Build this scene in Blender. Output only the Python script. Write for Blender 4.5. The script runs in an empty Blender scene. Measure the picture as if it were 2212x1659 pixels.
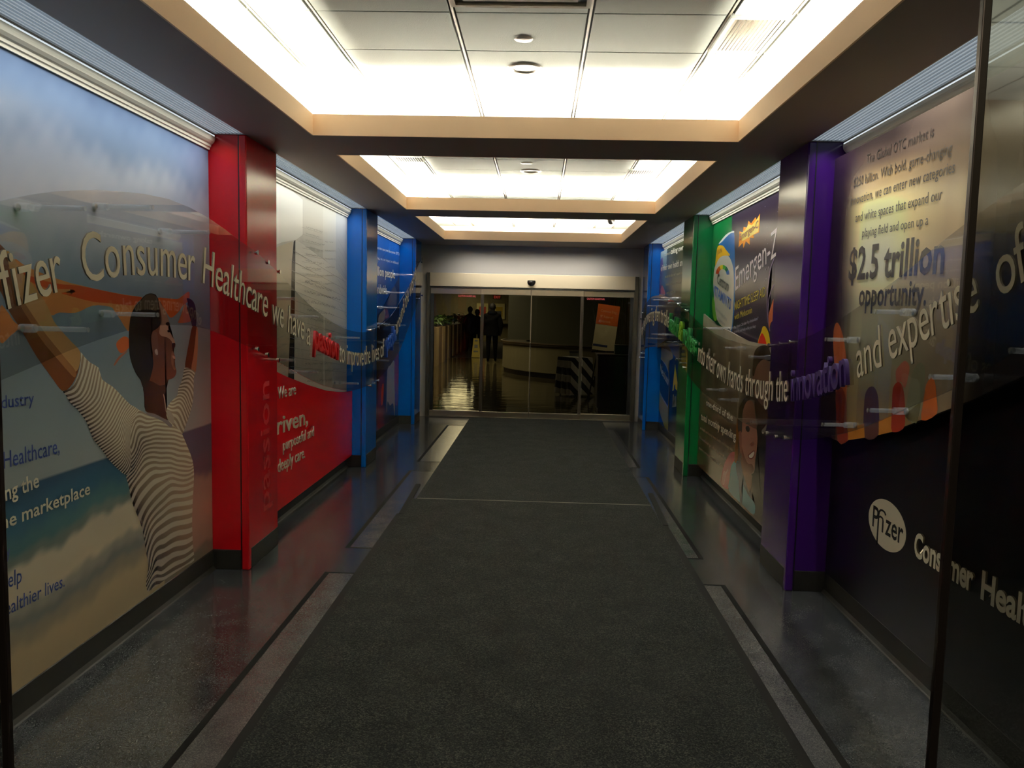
import bpy, bmesh, math, random
import numpy as np
from mathutils import Vector, Matrix
random.seed(7)
SC = bpy.context.scene
COL = SC.collection
# ------------------------------------------------------------------ camera, world, exposure
F_PX, PITCH, YAW, ROLL, EYE = 1713.11, -0.0888, -0.0320, 0.0225, 1.6
def make_camera():
    cp, sp, cy, sy, cr, sr = math.cos(PITCH), math.sin(PITCH), math.cos(YAW), math.sin(YAW), math.cos(ROLL), math.sin(ROLL)
    f = Vector((sy*cp, cy*cp, sp)); r0 = Vector((cy, -sy, 0)); u0 = r0.cross(f)
    r = cr*r0 + sr*u0; u = -sr*r0 + cr*u0
    m = Matrix(((r.x, u.x, -f.x, 0), (r.y, u.y, -f.y, 0), (r.z, u.z, -f.z, EYE), (0, 0, 0, 1)))
    c = bpy.data.cameras.new('camera'); c.sensor_width = 36; c.lens = F_PX/2212*36; c.clip_start = .02; c.clip_end = 200
    o = bpy.data.objects.new('camera', c); COL.objects.link(o); o.matrix_world = m; SC.camera = o
make_camera()
wd = bpy.data.worlds.new('world'); SC.world = wd; wd.use_nodes = True
wd.node_tree.nodes['Background'].inputs[0].default_value = (.02, .022, .03, 1)
wd.node_tree.nodes['Background'].inputs[1].default_value = .15
SC.view_settings.view_transform = 'Standard'; SC.view_settings.look = 'None'
SC.view_settings.exposure = 0.0; SC.view_settings.gamma = 1; SC.view_settings.use_curve_mapping = False
SC.cycles.max_bounces = 10; SC.cycles.diffuse_bounces = 6; SC.cycles.glossy_bounces = 5; SC.cycles.transparent_max_bounces = 24
SC.cycles.caustics_reflective = False; SC.cycles.caustics_refractive = False; SC.cycles.sample_clamp_indirect = 6
SC.cycles.use_denoising = True
TUBE = 350.0          # radiance of the warm cove tubes
LENS = 0.36          # radiance of the wall-washer lenses
ENTRY_W = 40.0       # unseen light of the entrance behind the camera
LOBBY_W = 170.0
def area(name, loc, sx, sy, watts, col, rot=(0, 0, 0)):
    l = bpy.data.lights.new(name, 'AREA'); l.shape = 'RECTANGLE'; l.size = sx; l.size_y = sy; l.energy = watts; l.color = col
    o = bpy.data.objects.new(name, l); COL.objects.link(o); o.location = loc; o.rotation_euler = rot; return o
BAY_W = 2.5           # watts per metre of the cool wall-washer lamps
area('unseen_entrance_light', (-.1, -.6, 2.80), 1.2, 1.2, ENTRY_W, (1, .9, .68))
area('unseen_entrance_light', (2.6, -1.0, 2.3), 4, 1, 45, (1, .92, .70), (math.pi, 0, 0))  # unseen uplight added to brighten the entrance ceiling in the glass reflection
area('door_downlight', (-.12, 11.5, 2.598), 2.2, .12, 17, (1, .93, .82), (math.radians(28), 0, 0)).data.spread = 1.9
area('unseen_lobby_light', (-2.0, 22.0, 2.95), 1.0, 7, LOBBY_W*1.5, (1, .86, .6))
area('unseen_lobby_light', (1.3, 14.0, 2.95), .6, .6, 13, (1, .9, .7))  # unseen light added to brighten the easel and striped table
area('unseen_lobby_light', (-4.2, 42, 2.95), 1.5, 6, LOBBY_W*.8, (1, .86, .5))

# flat print artwork: outlines on each wall plane, (y, z) in millimetres
ART = {
 'beach': [('scarf',(172,108,58),[(2831,1583),(2840,1589),(2853,1580),(2865,1567),(2877,1557),(2888,1543),(2900,1531),(2914,1522),(2928,1515),(2933,1506),(2921,1496),(2900,1485),(2879,1475),(2858,1461),(2837,1449),(2824,1453),(2821,1490),(2824,1545)]),('scarf',(172,112,62),[(2918,1761),(2931,1759),(2956,1748),(2986,1737),(3017,1729),(3052,1722),(3091,1714),(3135,1706),(3184,1697),(3234,1690),(3286,1683),(3340,1678),(3392,1673),(3438,1668),(3482,1664),(3530,1660),(3586,1656),(3647,1651),(3706,1647),(3766,1644),(3824,1642),(3863,1639),(3869,1634),(3853,1629),(3835,1621),(3818,1611),(3797,1599),(3781,1584),(3770,1567),(3764,1547),(3757,1527),(3749,1506),(3742,1487),(3733,1474),(3723,1475),(3712,1483),(3700,1493),(3687,1503),(3674,1515),(3660,1528),(3645,1541),(3628,1554),(3613,1566),(3603,1576),(3594,1583),(3572,1589),(3531,1593),(3480,1595),(3431,1593),(3388,1584),(3347,1571),(3306,1562),(3262,1560),(3219,1562),(3184,1562),(3162,1557),(3147,1551),(3133,1551),(3117,1562),(3102,1580),(3086,1598),(3065,1617),(3043,1637),(3021,1656),(2999,1673),(2978,1690),(2959,1707),(2939,1728),(2922,1749)]),('scarf',(160,62,28),[(2953,1715),(2971,1712),(3005,1703),(3043,1695),(3083,1688),(3129,1683),(3175,1679),(3217,1677),(3260,1678),(3311,1677),(3378,1672),(3456,1666),(3530,1659),(3593,1654),(3650,1649),(3706,1645),(3767,1642),(3826,1641),(3863,1637),(3863,1629),(3839,1620),(3817,1611),(3807,1605),(3798,1601),(3781,1598),(3752,1597),(3717,1598),(3679,1600),(3642,1601),(3604,1603),(3564,1605),(3522,1606),(3478,1607),(3431,1610),(3375,1616),(3317,1624),(3270,1630),(3235,1635),(3209,1639),(3202,1642),(3228,1644),(3272,1645),(3302,1647),(3304,1651),(3291,1656),(3264,1659),(3216,1659),(3156,1657),(3102,1659),(3061,1665),(3025,1674),(2996,1684),(2972,1696),(2955,1708)]),('scarf',(170,78,38),[(4024,1638),(4052,1641),(4099,1639),(4145,1638),(4184,1637),(4220,1636),(4252,1637),(4278,1643),(4299,1651),(4320,1659),(4345,1668),(4371,1677),(4390,1681),(4399,1676),(4402,1666),(4401,1656),(4396,1645),(4388,1634),(4376,1625),(4359,1617),(4339,1611),(4318,1603),(4300,1593),(4282,1580),(4261,1568),(4233,1555),(4201,1542),(4173,1536),(4154,1540),(4138,1551),(4122,1563),(4105,1575),(4089,1588),(4072,1601),(4050,1615),(4027,1628)]),('scarf',(165,84,55),[(4341,1614),(4355,1610),(4365,1595),(4375,1579),(4383,1566),(4391,1554),(4397,1543),(4408,1532),(4417,1522),(4408,1514),(4363,1509),(4301,1506),(4259,1507),(4253,1513),(4266,1523),(4282,1538),(4300,1564),(4322,1595)]),('scarf',(170,88,50),[(3682,1450),(3700,1450),(3716,1447),(3728,1439),(3734,1427),(3735,1410),(3728,1395),(3710,1384),(3684,1375),(3662,1372),(3645,1378),(3631,1389),(3622,1400),(3618,1409),(3617,1417),(3623,1426),(3639,1435),(3661,1444)]),('scarf',(150,95,75),[(3725,1382),(3712,1376),(3681,1363),(3653,1351),(3633,1339),(3616,1327),(3603,1320),(3595,1318),(3591,1319),(3593,1325),(3604,1335),(3620,1348),(3641,1360),(3672,1371),(3707,1379)]),('arm',(92,54,30),[(2808,1823),(2818,1831),(2830,1819),(2842,1807),(2853,1801),(2864,1794),(2876,1786),(2889,1778),(2902,1769),(2917,1757),(2936,1740),(2956,1719),(2977,1700),(2998,1684),(3019,1669),(3041,1652),(3063,1633),(3086,1611),(3106,1590),(3121,1569),(3133,1548),(3146,1529),(3161,1514),(3177,1502),(3195,1489),(3216,1473),(3240,1457),(3261,1442),(3280,1430),(3297,1420),(3311,1410),(3320,1401),(3326,1393),(3328,1384),(3328,1371),(3325,1357),(3320,1342),(3313,1326),(3305,1309),(3294,1293),(3279,1277),(3262,1262),(3245,1251),(3229,1243),(3214,1237),(3198,1237),(3185,1243),(3171,1253),(3155,1268),(3134,1289),(3109,1313),(3087,1335),(3069,1352),(3052,1368),(3034,1386),(3014,1409),(2992,1435),(2972,1460),(2953,1483),(2935,1504),(2918,1523),(2903,1539),(2889,1554),(2877,1567),(2869,1581),(2862,1595),(2855,1607),(2848,1618),(2842,1628),(2833,1638),(2822,1644),(2809,1649),(2800,1668),(2799,1717),(2802,1780)]),('arm',(158,122,78),[(2876,1786),(2884,1788),(2900,1774),(2917,1757),(2936,1740),(2956,1719),(2977,1700),(2998,1684),(3019,1669),(3041,1652),(3063,1633),(3086,1611),(3106,1590),(3121,1569),(3133,1548),(3146,1529),(3161,1514),(3177,1502),(3195,1489),(3216,1473),(3240,1457),(3261,1442),(3280,1430),(3297,1420),(3311,1410),(3320,1401),(3326,1394),(3328,1384),(3328,1369),(3324,1352),(3317,1338),(3309,1325),(3298,1316),(3287,1312),(3275,1317),(3263,1329),(3249,1342),(3231,1357),(3210,1374),(3191,1391),(3174,1405),(3158,1418),(3141,1433),(3122,1448),(3101,1465),(3080,1482),(3058,1503),(3035,1524),(3015,1543),(2999,1558),(2984,1571),(2972,1584),(2961,1597),(2952,1610),(2942,1625),(2928,1640),(2914,1657),(2901,1680),(2889,1717),(2879,1759)]),('arm',(125,86,52),[(2954,1609),(2964,1602),(2978,1587),(2997,1568),(3022,1543),(3052,1514),(3080,1487),(3104,1466),(3126,1448),(3148,1430),(3172,1411),(3196,1391),(3220,1371),(3245,1352),(3270,1333),(3287,1316),(3292,1303),(3288,1292),(3278,1289),(3262,1297),(3242,1312),(3218,1330),(3190,1352),(3160,1376),(3132,1398),(3108,1417),(3086,1434),(3065,1453),(3043,1475),(3021,1499),(3001,1522),(2980,1545),(2959,1567),(2946,1584),(2943,1597),(2946,1607)]),('face',(88,50,36),[(4033,1624),(4053,1621),(4068,1607),(4082,1591),(4097,1579),(4110,1565),(4122,1553),(4131,1542),(4138,1532),(4143,1524),(4148,1518),(4151,1514),(4151,1509),(4147,1502),(4141,1494),(4138,1485),(4142,1476),(4150,1466),(4160,1456),(4173,1444),(4189,1431),(4202,1420),(4209,1411),(4213,1402),(4215,1395),(4213,1388),(4208,1381),(4202,1375),(4194,1371),(4185,1367),(4180,1362),(4186,1354),(4197,1345),(4204,1338),(4205,1333),(4202,1330),(4201,1326),(4204,1321),(4209,1316),(4211,1310),(4207,1305),(4200,1299),(4197,1291),(4204,1280),(4215,1267),(4223,1255),(4225,1245),(4222,1237),(4217,1230),(4209,1223),(4197,1217),(4184,1213),(4166,1211),(4147,1210),(4130,1207),(4121,1202),(4114,1194),(4109,1185),(4104,1171),(4100,1155),(4097,1142),(4093,1135),(4090,1130),(4089,1118),(4092,1095),(4098,1064),(4104,1038),(4112,1019),(4119,1003),(4115,995),(4093,997),(4060,1007),(4021,1020),(3971,1035),(3917,1054),(3878,1073),(3868,1095),(3873,1119),(3876,1141),(3872,1160),(3866,1178),(3860,1193),(3853,1202),(3845,1208),(3838,1227),(3829,1267),(3820,1318),(3826,1373),(3856,1434),(3901,1499),(3943,1553),(3977,1589),(4007,1612)]),('face',(54,28,20),[(3860,1193),(3876,1206),(3902,1216),(3931,1219),(3962,1212),(3996,1198),(4027,1187),(4056,1185),(4081,1186),(4098,1181),(4101,1165),(4095,1142),(4091,1118),(4094,1091),(4099,1063),(4104,1038),(4111,1019),(4119,1003),(4115,995),(4093,997),(4060,1007),(4021,1020),(3971,1035),(3917,1054),(3878,1073),(3868,1095),(3873,1119),(3876,1141),(3869,1160),(3859,1178)]),('face',(140,104,86),[(4033,1624),(4045,1619),(4064,1605),(4082,1591),(4097,1579),(4110,1565),(4122,1553),(4131,1542),(4138,1532),(4143,1524),(4147,1518),(4149,1514),(4149,1509),(4145,1502),(4138,1494),(4136,1485),(4141,1476),(4149,1466),(4160,1456),(4174,1444),(4189,1431),(4202,1420),(4209,1411),(4213,1404),(4212,1400),(4204,1398),(4192,1398),(4182,1400),(4177,1404),(4174,1410),(4167,1416),(4153,1423),(4135,1429),(4117,1435),(4100,1437),(4082,1439),(4067,1441),(4054,1445),(4043,1451),(4037,1458),(4038,1470),(4043,1483),(4048,1496),(4055,1508),(4061,1520),(4065,1534),(4063,1551),(4057,1570),(4052,1586),(4043,1603),(4034,1617)]),('face',(120,76,56),[(4178,1362),(4187,1358),(4197,1348),(4204,1338),(4208,1330),(4209,1321),(4209,1313),(4204,1306),(4198,1299),(4195,1291),(4202,1281),(4212,1269),(4218,1260),(4214,1256),(4205,1254),(4196,1257),(4187,1264),(4177,1276),(4170,1288),(4167,1301),(4166,1315),(4166,1328),(4169,1342),(4173,1355)]),('face',(150,122,104),[(4068,1140),(4071,1140),(4077,1134),(4084,1121),(4091,1098),(4100,1069),(4104,1048),(4102,1040),(4097,1039),(4091,1045),(4088,1058),(4084,1077),(4080,1095),(4075,1113),(4070,1130)]),('face',(28,18,14),[(4110,1509),(4119,1512),(4134,1514),(4146,1513),(4152,1509),(4155,1502),(4153,1497),(4144,1495),(4130,1495),(4120,1496),(4113,1500),(4109,1505)]),('face',(24,16,12),[(4127,1470),(4135,1471),(4147,1472),(4156,1471),(4159,1468),(4159,1464),(4156,1461),(4150,1459),(4141,1459),(4134,1460),(4129,1463),(4126,1467)]),('face',(44,24,18),[(4179,1399),(4189,1401),(4204,1401),(4214,1399),(4217,1393),(4215,1386),(4211,1380),(4203,1375),(4193,1372),(4185,1372),(4180,1379),(4178,1390)]),('face',(168,118,98),[(4181,1334),(4189,1334),(4199,1331),(4207,1328),(4212,1323),(4214,1318),(4213,1314),(4205,1315),(4194,1317),(4185,1321),(4181,1326),(4180,1331)]),('hair',(33,25,19),[(3957,1660),(3938,1659),(3919,1656),(3900,1651),(3882,1643),(3863,1633),(3844,1621),(3822,1608),(3800,1594),(3781,1580),(3767,1566),(3757,1552),(3748,1536),(3742,1517),(3737,1497),(3733,1474),(3731,1450),(3730,1424),(3730,1400),(3732,1379),(3735,1361),(3741,1342),(3751,1321),(3764,1300),(3778,1282),(3792,1266),(3807,1253),(3821,1242),(3831,1233),(3840,1225),(3847,1217),(3851,1207),(3853,1197),(3860,1191),(3874,1191),(3894,1197),(3911,1207),(3927,1223),(3940,1244),(3952,1264),(3960,1282),(3966,1298),(3968,1315),(3963,1332),(3953,1350),(3946,1368),(3943,1387),(3942,1406),(3943,1424),(3946,1439),(3950,1453),(3959,1465),(3976,1472),(3999,1477),(4018,1483),(4032,1489),(4042,1497),(4049,1506),(4050,1517),(4048,1530),(4045,1544),(4042,1559),(4039,1576),(4037,1591),(4036,1605),(4036,1617),(4033,1629),(4026,1639),(4017,1647),(4005,1654),(3990,1658),(3974,1659)]),('hair',(66,56,42),[(3957,1655),(3939,1653),(3919,1650),(3900,1645),(3881,1636),(3862,1625),(3844,1614),(3825,1603),(3807,1593),(3798,1585),(3802,1580),(3815,1577),(3833,1576),(3860,1577),(3894,1580),(3925,1581),(3954,1578),(3980,1573),(4002,1572),(4017,1576),(4026,1582),(4032,1591),(4032,1603),(4029,1617),(4023,1628),(4017,1637),(4010,1644),(4000,1649),(3987,1653),(3973,1655)]),('face',(92,58,46),[(3951,1447),(3957,1458),(3967,1464),(3978,1467),(3990,1468),(4003,1465),(4012,1459),(4017,1448),(4019,1433),(4021,1416),(4023,1398),(4024,1379),(4024,1364),(4021,1354),(4017,1347),(4011,1343),(4001,1342),(3990,1343),(3979,1347),(3970,1355),(3962,1366),(3956,1381),(3952,1402),(3949,1427)]),('face',(150,125,115),[(3985,1371),(3991,1375),(4001,1378),(4009,1376),(4015,1368),(4018,1356),(4018,1348),(4012,1346),(4002,1348),(3994,1351),(3988,1357),(3985,1364)]),('hand',(44,30,28),[(4365,1645),(4380,1645),(4403,1641),(4424,1636),(4440,1629),(4454,1621),(4465,1610),(4472,1599),(4476,1585),(4479,1569),(4482,1546),(4484,1521),(4482,1500),(4475,1489),(4465,1483),(4455,1480),(4446,1479),(4438,1481),(4429,1488),(4418,1503),(4408,1523),(4397,1543),(4385,1559),(4373,1575),(4366,1589),(4367,1599),(4373,1606),(4376,1614),(4371,1626),(4364,1637)]),('forearm',(78,42,28),[(4428,1484),(4447,1490),(4468,1489),(4485,1484),(4495,1476),(4500,1464),(4503,1447),(4503,1424),(4501,1396),(4498,1368),(4495,1341),(4491,1315),(4486,1289),(4479,1263),(4471,1237),(4459,1222),(4442,1224),(4421,1236),(4400,1247),(4374,1250),(4347,1252),(4330,1260),(4330,1279),(4341,1306),(4353,1333),(4365,1361),(4380,1391),(4393,1419),(4404,1445),(4415,1468)]),('forearm',(146,96,70),[(4485,1481),(4492,1481),(4499,1467),(4503,1447),(4503,1424),(4501,1396),(4498,1368),(4495,1341),(4491,1315),(4486,1289),(4479,1263),(4470,1237),(4459,1222),(4441,1222),(4421,1231),(4409,1246),(4413,1266),(4426,1292),(4438,1318),(4446,1344),(4454,1369),(4462,1396),(4470,1428),(4478,1461)])],
 'shirt': [('sleeve',0,[(4323,1260),(4359,1257),(4399,1247),(4433,1238),(4456,1226),(4449,1211),(4436,1189),(4434,1153),(4433,1113),(4426,1079),(4415,1048),(4400,1021),(4381,995),(4354,964),(4326,936),(4305,910),(4283,895),(4254,906),(4223,927),(4193,945),(4164,963),(4133,982),(4108,1002),(4098,1028),(4100,1052),(4119,1071),(4149,1087),(4191,1101),(4229,1115),(4237,1133),(4240,1150),(4257,1164),(4276,1179),(4291,1201),(4304,1223),(4311,1245)]),('torso',0,[(3803,1088),(3841,1076),(3885,1057),(3929,1048),(3971,1040),(4009,1026),(4043,1011),(4075,1000),(4107,989),(4142,973),(4174,957),(4199,947),(4223,936),(4249,920),(4278,896),(4310,858),(4343,815),(4377,771),(4405,727),(4419,686),(4425,645),(4421,604),(4414,561),(4407,515),(4400,467),(4394,419),(4391,371),(4391,321),(4394,273),(4398,232),(4403,196),(4413,162),(4410,137),(4377,134),(4314,140),(4204,143),(4081,146),(3956,142),(3863,147),(3848,187),(3861,231),(3869,251),(3877,269),(3871,301),(3860,340),(3850,386),(3838,433),(3829,466),(3815,499),(3789,544),(3761,589),(3741,621),(3724,653),(3709,698),(3696,741),(3682,770),(3674,787),(3678,783),(3688,783),(3702,812),(3714,851),(3714,884),(3713,921),(3718,967),(3728,1012),(3748,1042),(3770,1064),(3784,1081)]),('sleeve',0,[(3328,1393),(3339,1386),(3355,1372),(3375,1358),(3399,1344),(3432,1332),(3464,1317),(3475,1291),(3489,1263),(3526,1244),(3571,1225),(3615,1198),(3657,1170),(3695,1144),(3732,1121),(3778,1103),(3811,1087),(3802,1076),(3778,1063),(3755,1041),(3736,1011),(3727,966),(3724,919),(3727,881),(3729,848),(3723,817),(3712,794),(3695,786),(3672,790),(3645,804),(3613,826),(3577,852),(3543,879),(3516,902),(3495,923),(3479,939),(3462,955),(3435,978),(3410,1002),(3396,1020),(3385,1039),(3372,1065),(3355,1091),(3334,1112),(3313,1130),(3299,1144),(3283,1158),(3259,1173),(3237,1189),(3224,1204),(3214,1219),(3199,1230),(3192,1239),(3215,1241),(3245,1244),(3266,1256),(3283,1273),(3297,1290),(3309,1310),(3320,1335),(3328,1359),(3328,1380)])],
 'collar': [('collar',(128,118,116),[(3885,1064),(3907,1061),(3939,1054),(3972,1046),(4000,1036),(4027,1026),(4052,1016),(4074,1008),(4094,1001),(4112,993),(4133,981),(4153,968),(4164,959),(4162,953),(4150,951),(4135,954),(4117,963),(4095,976),(4070,990),(4041,1002),(4010,1013),(3980,1024),(3951,1032),(3923,1040),(3902,1047),(3888,1054),(3881,1061)]),('collar',(172,158,140),[(4109,1047),(4122,1045),(4141,1037),(4157,1028),(4169,1018),(4179,1007),(4185,997),(4187,984),(4186,972),(4179,966),(4164,970),(4143,980),(4127,991),(4117,999),(4112,1007),(4108,1016),(4106,1027),(4105,1040)])],
 'torso_f': [(3889,181,0,0.0),(3988,188,0,0.1),(4120,171,0,0.2),(4304,159,0,0.3),(3899,213,1,0.0),(4007,213,1,0.12),(4122,221,1,0.23),(4294,200,1,0.35),(3937,276,2,0.0),(4047,286,2,0.12),(4144,280,2,0.25),(4296,250,2,0.38),(4382,247,2,0.5),(3892,247,3,0.0),(3938,320,3,0.12),(4049,327,3,0.24),(4145,330,3,0.36),(4266,314,3,0.48),(4384,300,3,0.6),(3874,252,4,0.0),(3922,364,4,0.14),(4023,388,4,0.28),(4128,391,4,0.42),(4237,379,4,0.56),(4385,353,4,0.7),(3860,331,5,0.0),(3906,400,5,0.16),(3997,440,5,0.32),(4110,446,5,0.48),(4239,431,5,0.64),(4387,412,5,0.8),(3849,386,6,0.0),(3890,444,6,0.17),(3971,483,6,0.34),(4093,501,6,0.51),(4241,485,6,0.68),(4389,460,6,0.85),(3831,456,8,0.0),(3876,517,8,0.18),(3947,551,8,0.36),(4058,577,8,0.54),(4194,587,8,0.72),(4403,559,8,0.9),(3777,581,10,0.0),(3828,615,10,0.2),(3898,646,10,0.4),(4005,670,10,0.6),(4157,674,10,0.8),(4416,629,10,1.0),(3717,675,12,0.0),(3766,718,12,0.2),(3850,750,12,0.4),(3973,765,12,0.6),(4149,730,12,0.8),(4417,678,12,1.0),(3706,754,14,0.0),(3800,801,14,0.2),(3885,832,14,0.4),(4017,808,14,0.6),(4207,759,14,0.8),(4404,708,14,1.0),(3752,807,16,0.0),(3827,864,16,0.2),(3913,878,16,0.4),(4065,853,16,0.6),(4219,817,16,0.8),(4374,781,16,1.0),(3803,876,18,0.0),(3846,915,18,0.2),(3906,918,18,0.4),(4067,901,18,0.6),(4211,874,18,0.8),(4312,848,18,1.0),(3747,886,20,0.2),(3798,960,20,0.36),(3873,966,20,0.52),(3978,963,20,0.68),(4115,939,20,0.84),(4272,897,20,1.0),(3734,970,22,0.5),(3776,1026,22,0.62),(3875,1012,22,0.75),(3979,1006,22,0.88),(4117,979,22,1.0),(3729,1032,24,0.8),(3803,1076,24,0.87),(3893,1052,24,0.93),(3980,1032,24,1.0)],
 'sleeve_f': [(3203,1234,0,0.0),(3257,1243,0,0.27),(3314,1288,0,0.53),(3343,1372,0,0.8),(3217,1217,1,0.0),(3280,1223,1,0.27),(3325,1265,1,0.53),(3373,1345,1,0.8),(3248,1178,3,0.0),(3316,1187,3,0.3),(3367,1218,3,0.6),(3424,1324,3,0.9),(3289,1154,5,0.0),(3365,1171,5,0.3),(3433,1230,5,0.6),(3463,1306,5,0.9),(3325,1124,7,0.0),(3396,1138,7,0.33),(3471,1178,7,0.67),(3502,1247,7,1.0),(3355,1091,9,0.0),(3428,1104,9,0.33),(3498,1152,9,0.67),(3557,1223,9,1.0),(3392,1034,12,0.0),(3466,1050,12,0.33),(3523,1080,12,0.67),(3628,1177,12,1.0),(3430,991,15,0.0),(3505,1006,15,0.33),(3578,1041,15,0.67),(3694,1138,15,1.0),(3468,950,18,0.0),(3553,967,18,0.33),(3620,996,18,0.67),(3740,1104,18,1.0),(3529,897,22,0.0),(3602,915,22,0.33),(3671,948,22,0.67),(3778,1063,22,1.0),(3606,835,27,0.0),(3668,860,27,0.2),(3708,913,27,0.4),(3735,991,27,0.6),(3673,794,31,0.0),(3712,810,31,0.1),(3729,848,31,0.2)],
 'sleeve2_f': [(4315,1248,0,0.2),(4378,1248,0,0.4),(4453,1226,0,0.6),(4303,1214,2,0.2),(4377,1218,2,0.4),(4436,1185,2,0.6),(4271,1171,4,0.3),(4354,1173,4,0.45),(4428,1128,4,0.6),(4245,1141,6,0.4),(4321,1133,6,0.45),(4394,1060,6,0.5),(4169,1085,9,0.9),(4258,1093,9,0.7),(4349,1018,9,0.5),(4120,1064,11,1.0),(4227,1051,11,0.75),(4316,975,11,0.5),(4109,1029,13,1.0),(4185,997,13,0.8),(4263,926,13,0.6)],
 'gold_edge': [(4302,951),(4139,985),(3949,1027),(3797,1064),(3663,1100),(3551,1136),(3452,1170),(3362,1200),(3281,1226),(3210,1250),(3142,1273),(3081,1293),(2998,1322),(2859,1374),(2711,1429),(2561,1486),(2453,1527)],
 'gold': [('capsule',(112,112,86),[(3531,1270),(3526,1304),(3519,1339),(3511,1369),(3498,1391),(3483,1408),(3467,1420),(3450,1427),(3433,1429),(3419,1427),(3408,1422),(3400,1414),(3395,1401),(3390,1387),(3388,1369),(3390,1339),(3398,1287),(3411,1223),(3432,1177),(3469,1164),(3514,1171),(3545,1186),(3551,1208),(3541,1238)]),('capsule',(92,86,58),[(3432,1177),(3421,1203),(3411,1238),(3411,1259),(3430,1255),(3461,1239),(3490,1222),(3515,1209),(3538,1197),(3545,1186),(3524,1178),(3486,1172),(3456,1169),(3444,1167),(3438,1168)]),('capsule',(160,84,46),[(4454,1480),(4457,1511),(4457,1539),(4453,1562),(4444,1577),(4431,1586),(4416,1590),(4401,1588),(4384,1580),(4366,1568),(4348,1553),(4330,1534),(4311,1510),(4293,1482),(4275,1449),(4258,1414),(4243,1377),(4230,1337),(4221,1295),(4218,1247),(4219,1196),(4217,1149),(4209,1105),(4197,1064),(4186,1031),(4171,1008),(4156,993),(4160,980),(4197,960),(4254,941),(4303,951),(4330,1010),(4348,1098),(4366,1182),(4387,1254),(4407,1322),(4424,1380),(4437,1421),(4447,1452)]),('capsule',(118,46,30),[(4372,1206),(4350,1228),(4315,1240),(4282,1240),(4256,1225),(4232,1200),(4215,1173),(4210,1152),(4211,1129),(4210,1101),(4193,1060),(4173,1013),(4172,978),(4205,956),(4259,945),(4303,951),(4324,984),(4334,1034),(4343,1083),(4358,1128),(4372,1172)]),('capsule',(88,54,48),[(3989,1175),(3990,1205),(3988,1224),(3982,1241),(3972,1256),(3958,1268),(3943,1277),(3926,1282),(3908,1285),(3890,1284),(3873,1278),(3857,1268),(3844,1255),(3834,1240),(3826,1222),(3819,1195),(3808,1152),(3797,1102),(3805,1062),(3847,1035),(3910,1019),(3960,1024),(3981,1063),(3987,1124)]),('capsule',(172,110,42),[(4169,1038),(3976,1094),(3958,1024),(4160,980)]),('capsule',(172,112,44),[(3810,1130),(3673,1174),(3661,1098),(3800,1062)]),('capsule',(150,88,66),[(3664,1374),(3657,1386),(3645,1396),(3631,1406),(3616,1416),(3598,1425),(3581,1429),(3563,1427),(3545,1419),(3534,1408),(3532,1391),(3536,1370),(3543,1350),(3549,1332),(3558,1316),(3567,1307),(3578,1312),(3590,1324),(3603,1333),(3618,1332),(3635,1328),(3648,1329),(3657,1341),(3663,1358)]),('capsule',(132,44,26),[(3681,1233),(3683,1255),(3684,1278),(3681,1297),(3670,1312),(3655,1323),(3639,1330),(3623,1330),(3606,1326),(3591,1317),(3580,1304),(3570,1287),(3562,1267),(3554,1241),(3547,1213),(3544,1187),(3541,1164),(3542,1144),(3553,1128),(3585,1112),(3628,1100),(3661,1098),(3674,1115),(3676,1142),(3677,1169),(3679,1191),(3680,1212)]),('capsule',(166,86,40),[(3382,1286),(3381,1308),(3379,1325),(3374,1341),(3362,1356),(3347,1369),(3332,1375),(3319,1373),(3308,1364),(3298,1351),(3291,1336),(3286,1317),(3281,1296),(3272,1274),(3264,1251),(3270,1230),(3305,1210),(3356,1191),(3393,1188),(3400,1212),(3391,1251)])],
 'red_edge': [(5259,1230),(5407,1193),(5617,1142),(5828,1095),(6074,1043),(6393,980),(6726,917),(6969,877),(7189,847),(7458,816),(7719,791),(7931,782),(8076,780)],
 'paper': [('sheet',(206,204,188),[(5616,2517),(5927,2509),(6112,2511),(6444,2475),(6443,2196),(6260,2138),(5933,2091),(5609,2024)]),('sheet',(186,183,166),[(6456,2484),(7046,2512),(7047,2118),(6455,2123)]),('sheet',(192,190,174),[(7046,2513),(7491,2512),(7496,1982),(7048,2054)]),('sheet',(180,180,170),[(7491,2512),(7920,2512),(7930,1878),(7496,1982)]),('sheet',(196,192,174),[(6248,2137),(6443,2122),(7496,1982),(7930,1883),(7929,749),(7115,857),(6205,1011)]),('sheet',(176,166,140),[(5609,2005),(6178,2120),(6139,1564),(6123,1019),(5596,1131)]),('shadow_gap',(22,19,17),[(6248,2137),(6205,2119),(6153,1949),(6128,1564),(6055,1032),(6208,1004),(6221,1564),(6237,1954)])],
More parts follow.
